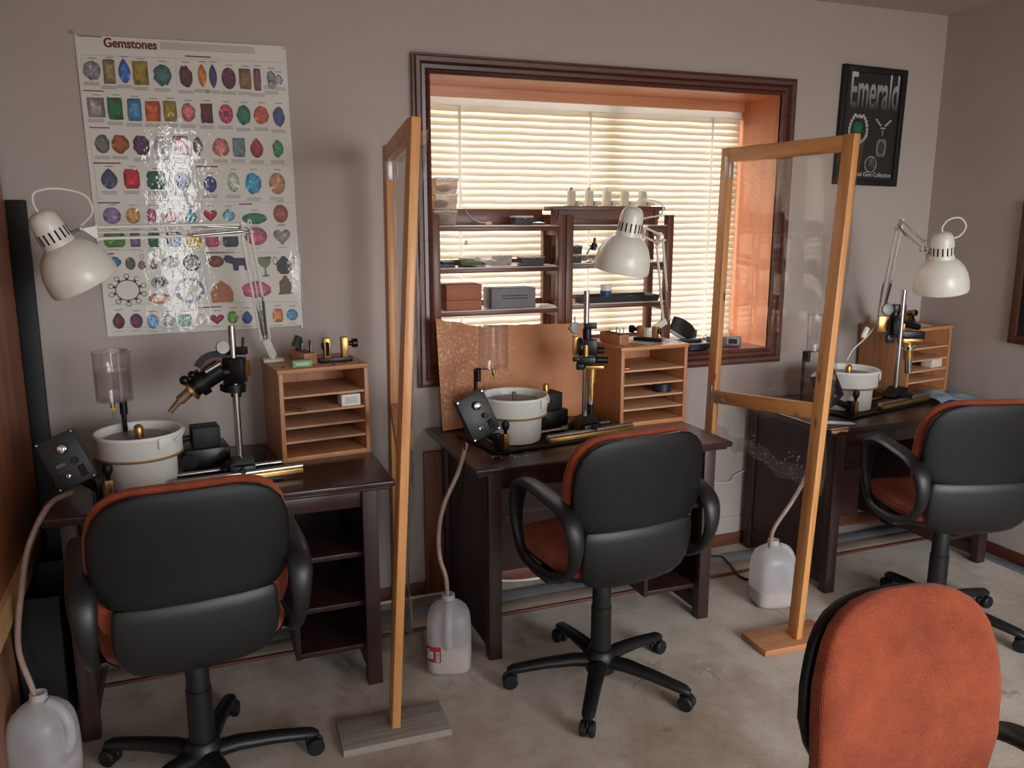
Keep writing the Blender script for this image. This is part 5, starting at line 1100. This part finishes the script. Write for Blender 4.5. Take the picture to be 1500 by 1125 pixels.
def lump(p, r, mat, name, label, cat, seed):
    m = MB(); b = bmesh.new(); bmesh.ops.create_icosphere(b, subdivisions=3, radius=r)
    for v in b.verts: v.co *= 1+.45*noise.noise(v.co*55+V((seed, 0, 0))); v.co.z = max(v.co.z*.7, -r*.5)
    for v in b.verts: v.co += V(p)
    m.bm(b); return solo(m, name, mat, label, cat)
lump((1.425, 3.045, DH+.0265), .022, pm('green putty', rgb(142, 196, 150), .7), 'green_lump', 'small green putty lump beside the middle mast', 'putty', 3)
m = MB(); a, b = V((1.66, 3.01, DH+.014)), V((1.615, 3.07, DH+.012)); m.cyl(a, b, .012, .006); m.cyl(b, b+(b-a)*.5, .004); solo(m, 'blue_brush', pm('pale blue handle', rgb(128, 160, 186), .5), 'pale blue brush end by the middle pigeonhole box', 'brush')
m = MB(); m.prism([(.008*math.cos(a), .003*math.sin(a)) for a in [k*PI/4 for k in range(8)]], .0008, (3.30, 2.86, DH+.0005)); solo(m, 'paper_scrap', white_plastic, 'tiny white scrap on the open right desk top', 'scrap')
m = MB(); m.prism([(.008*math.cos(a), .003*math.sin(a)) for a in [k*PI/4 for k in range(8)]], .0008, (.20, 3.02, DH+.0005)); solo(m, 'paper_scrap', white_plastic, 'tiny white scrap on the left desk before the box', 'scrap')

# ------------------------------------------------------------------ light: daylight through the windows
w = bpy.data.worlds.new('daylight'); S.world = w; w.use_nodes = True; nt = w.node_tree; bg = nt.nodes['Background']
tc = nt.nodes.new('ShaderNodeTexCoord'); sx = nt.nodes.new('ShaderNodeSeparateXYZ'); rp = nt.nodes.new('ShaderNodeValToRGB'); mp = nt.nodes.new('ShaderNodeMapRange')
mp.inputs['From Min'].default_value = -1; mp.inputs['From Max'].default_value = 1
nt.links.new(tc.outputs['Generated'], sx.inputs[0]); nt.links.new(sx.outputs['Z'], mp.inputs['Value']); nt.links.new(mp.outputs[0], rp.inputs['Fac']); nt.links.new(rp.outputs['Color'], bg.inputs['Color'])
e = rp.color_ramp.elements; e[0].position = .40; e[0].color = (.22, .21, .19, 1); e[1].position = .56; e[1].color = (.92, .96, 1, 1)
bg.inputs['Strength'].default_value = 9
def portal(x0, x1, z0, z1, y, dirn):
    l = bpy.data.lights.new('window_daylight', 'AREA'); l.shape = 'RECTANGLE'; l.size = x1-x0; l.size_y = z1-z0; l.cycles.is_portal = True
    o = bpy.data.objects.new('window_daylight', l); COL.objects.link(o); o.location = ((x0+x1)/2, y, (z0+z1)/2); o.rotation_euler = (PI/2*dirn, 0, 0)
portal(WX0, WX1, WZ0, WZ1, GY+.06, -1)
for a, b, c, d in REAR: portal(a, b, c, d, YR-.12, 1)
S.view_settings.view_transform = 'Standard'; S.view_settings.look = 'None'; S.view_settings.exposure = 0.85; S.view_settings.gamma = 1; S.view_settings.use_curve_mapping = False
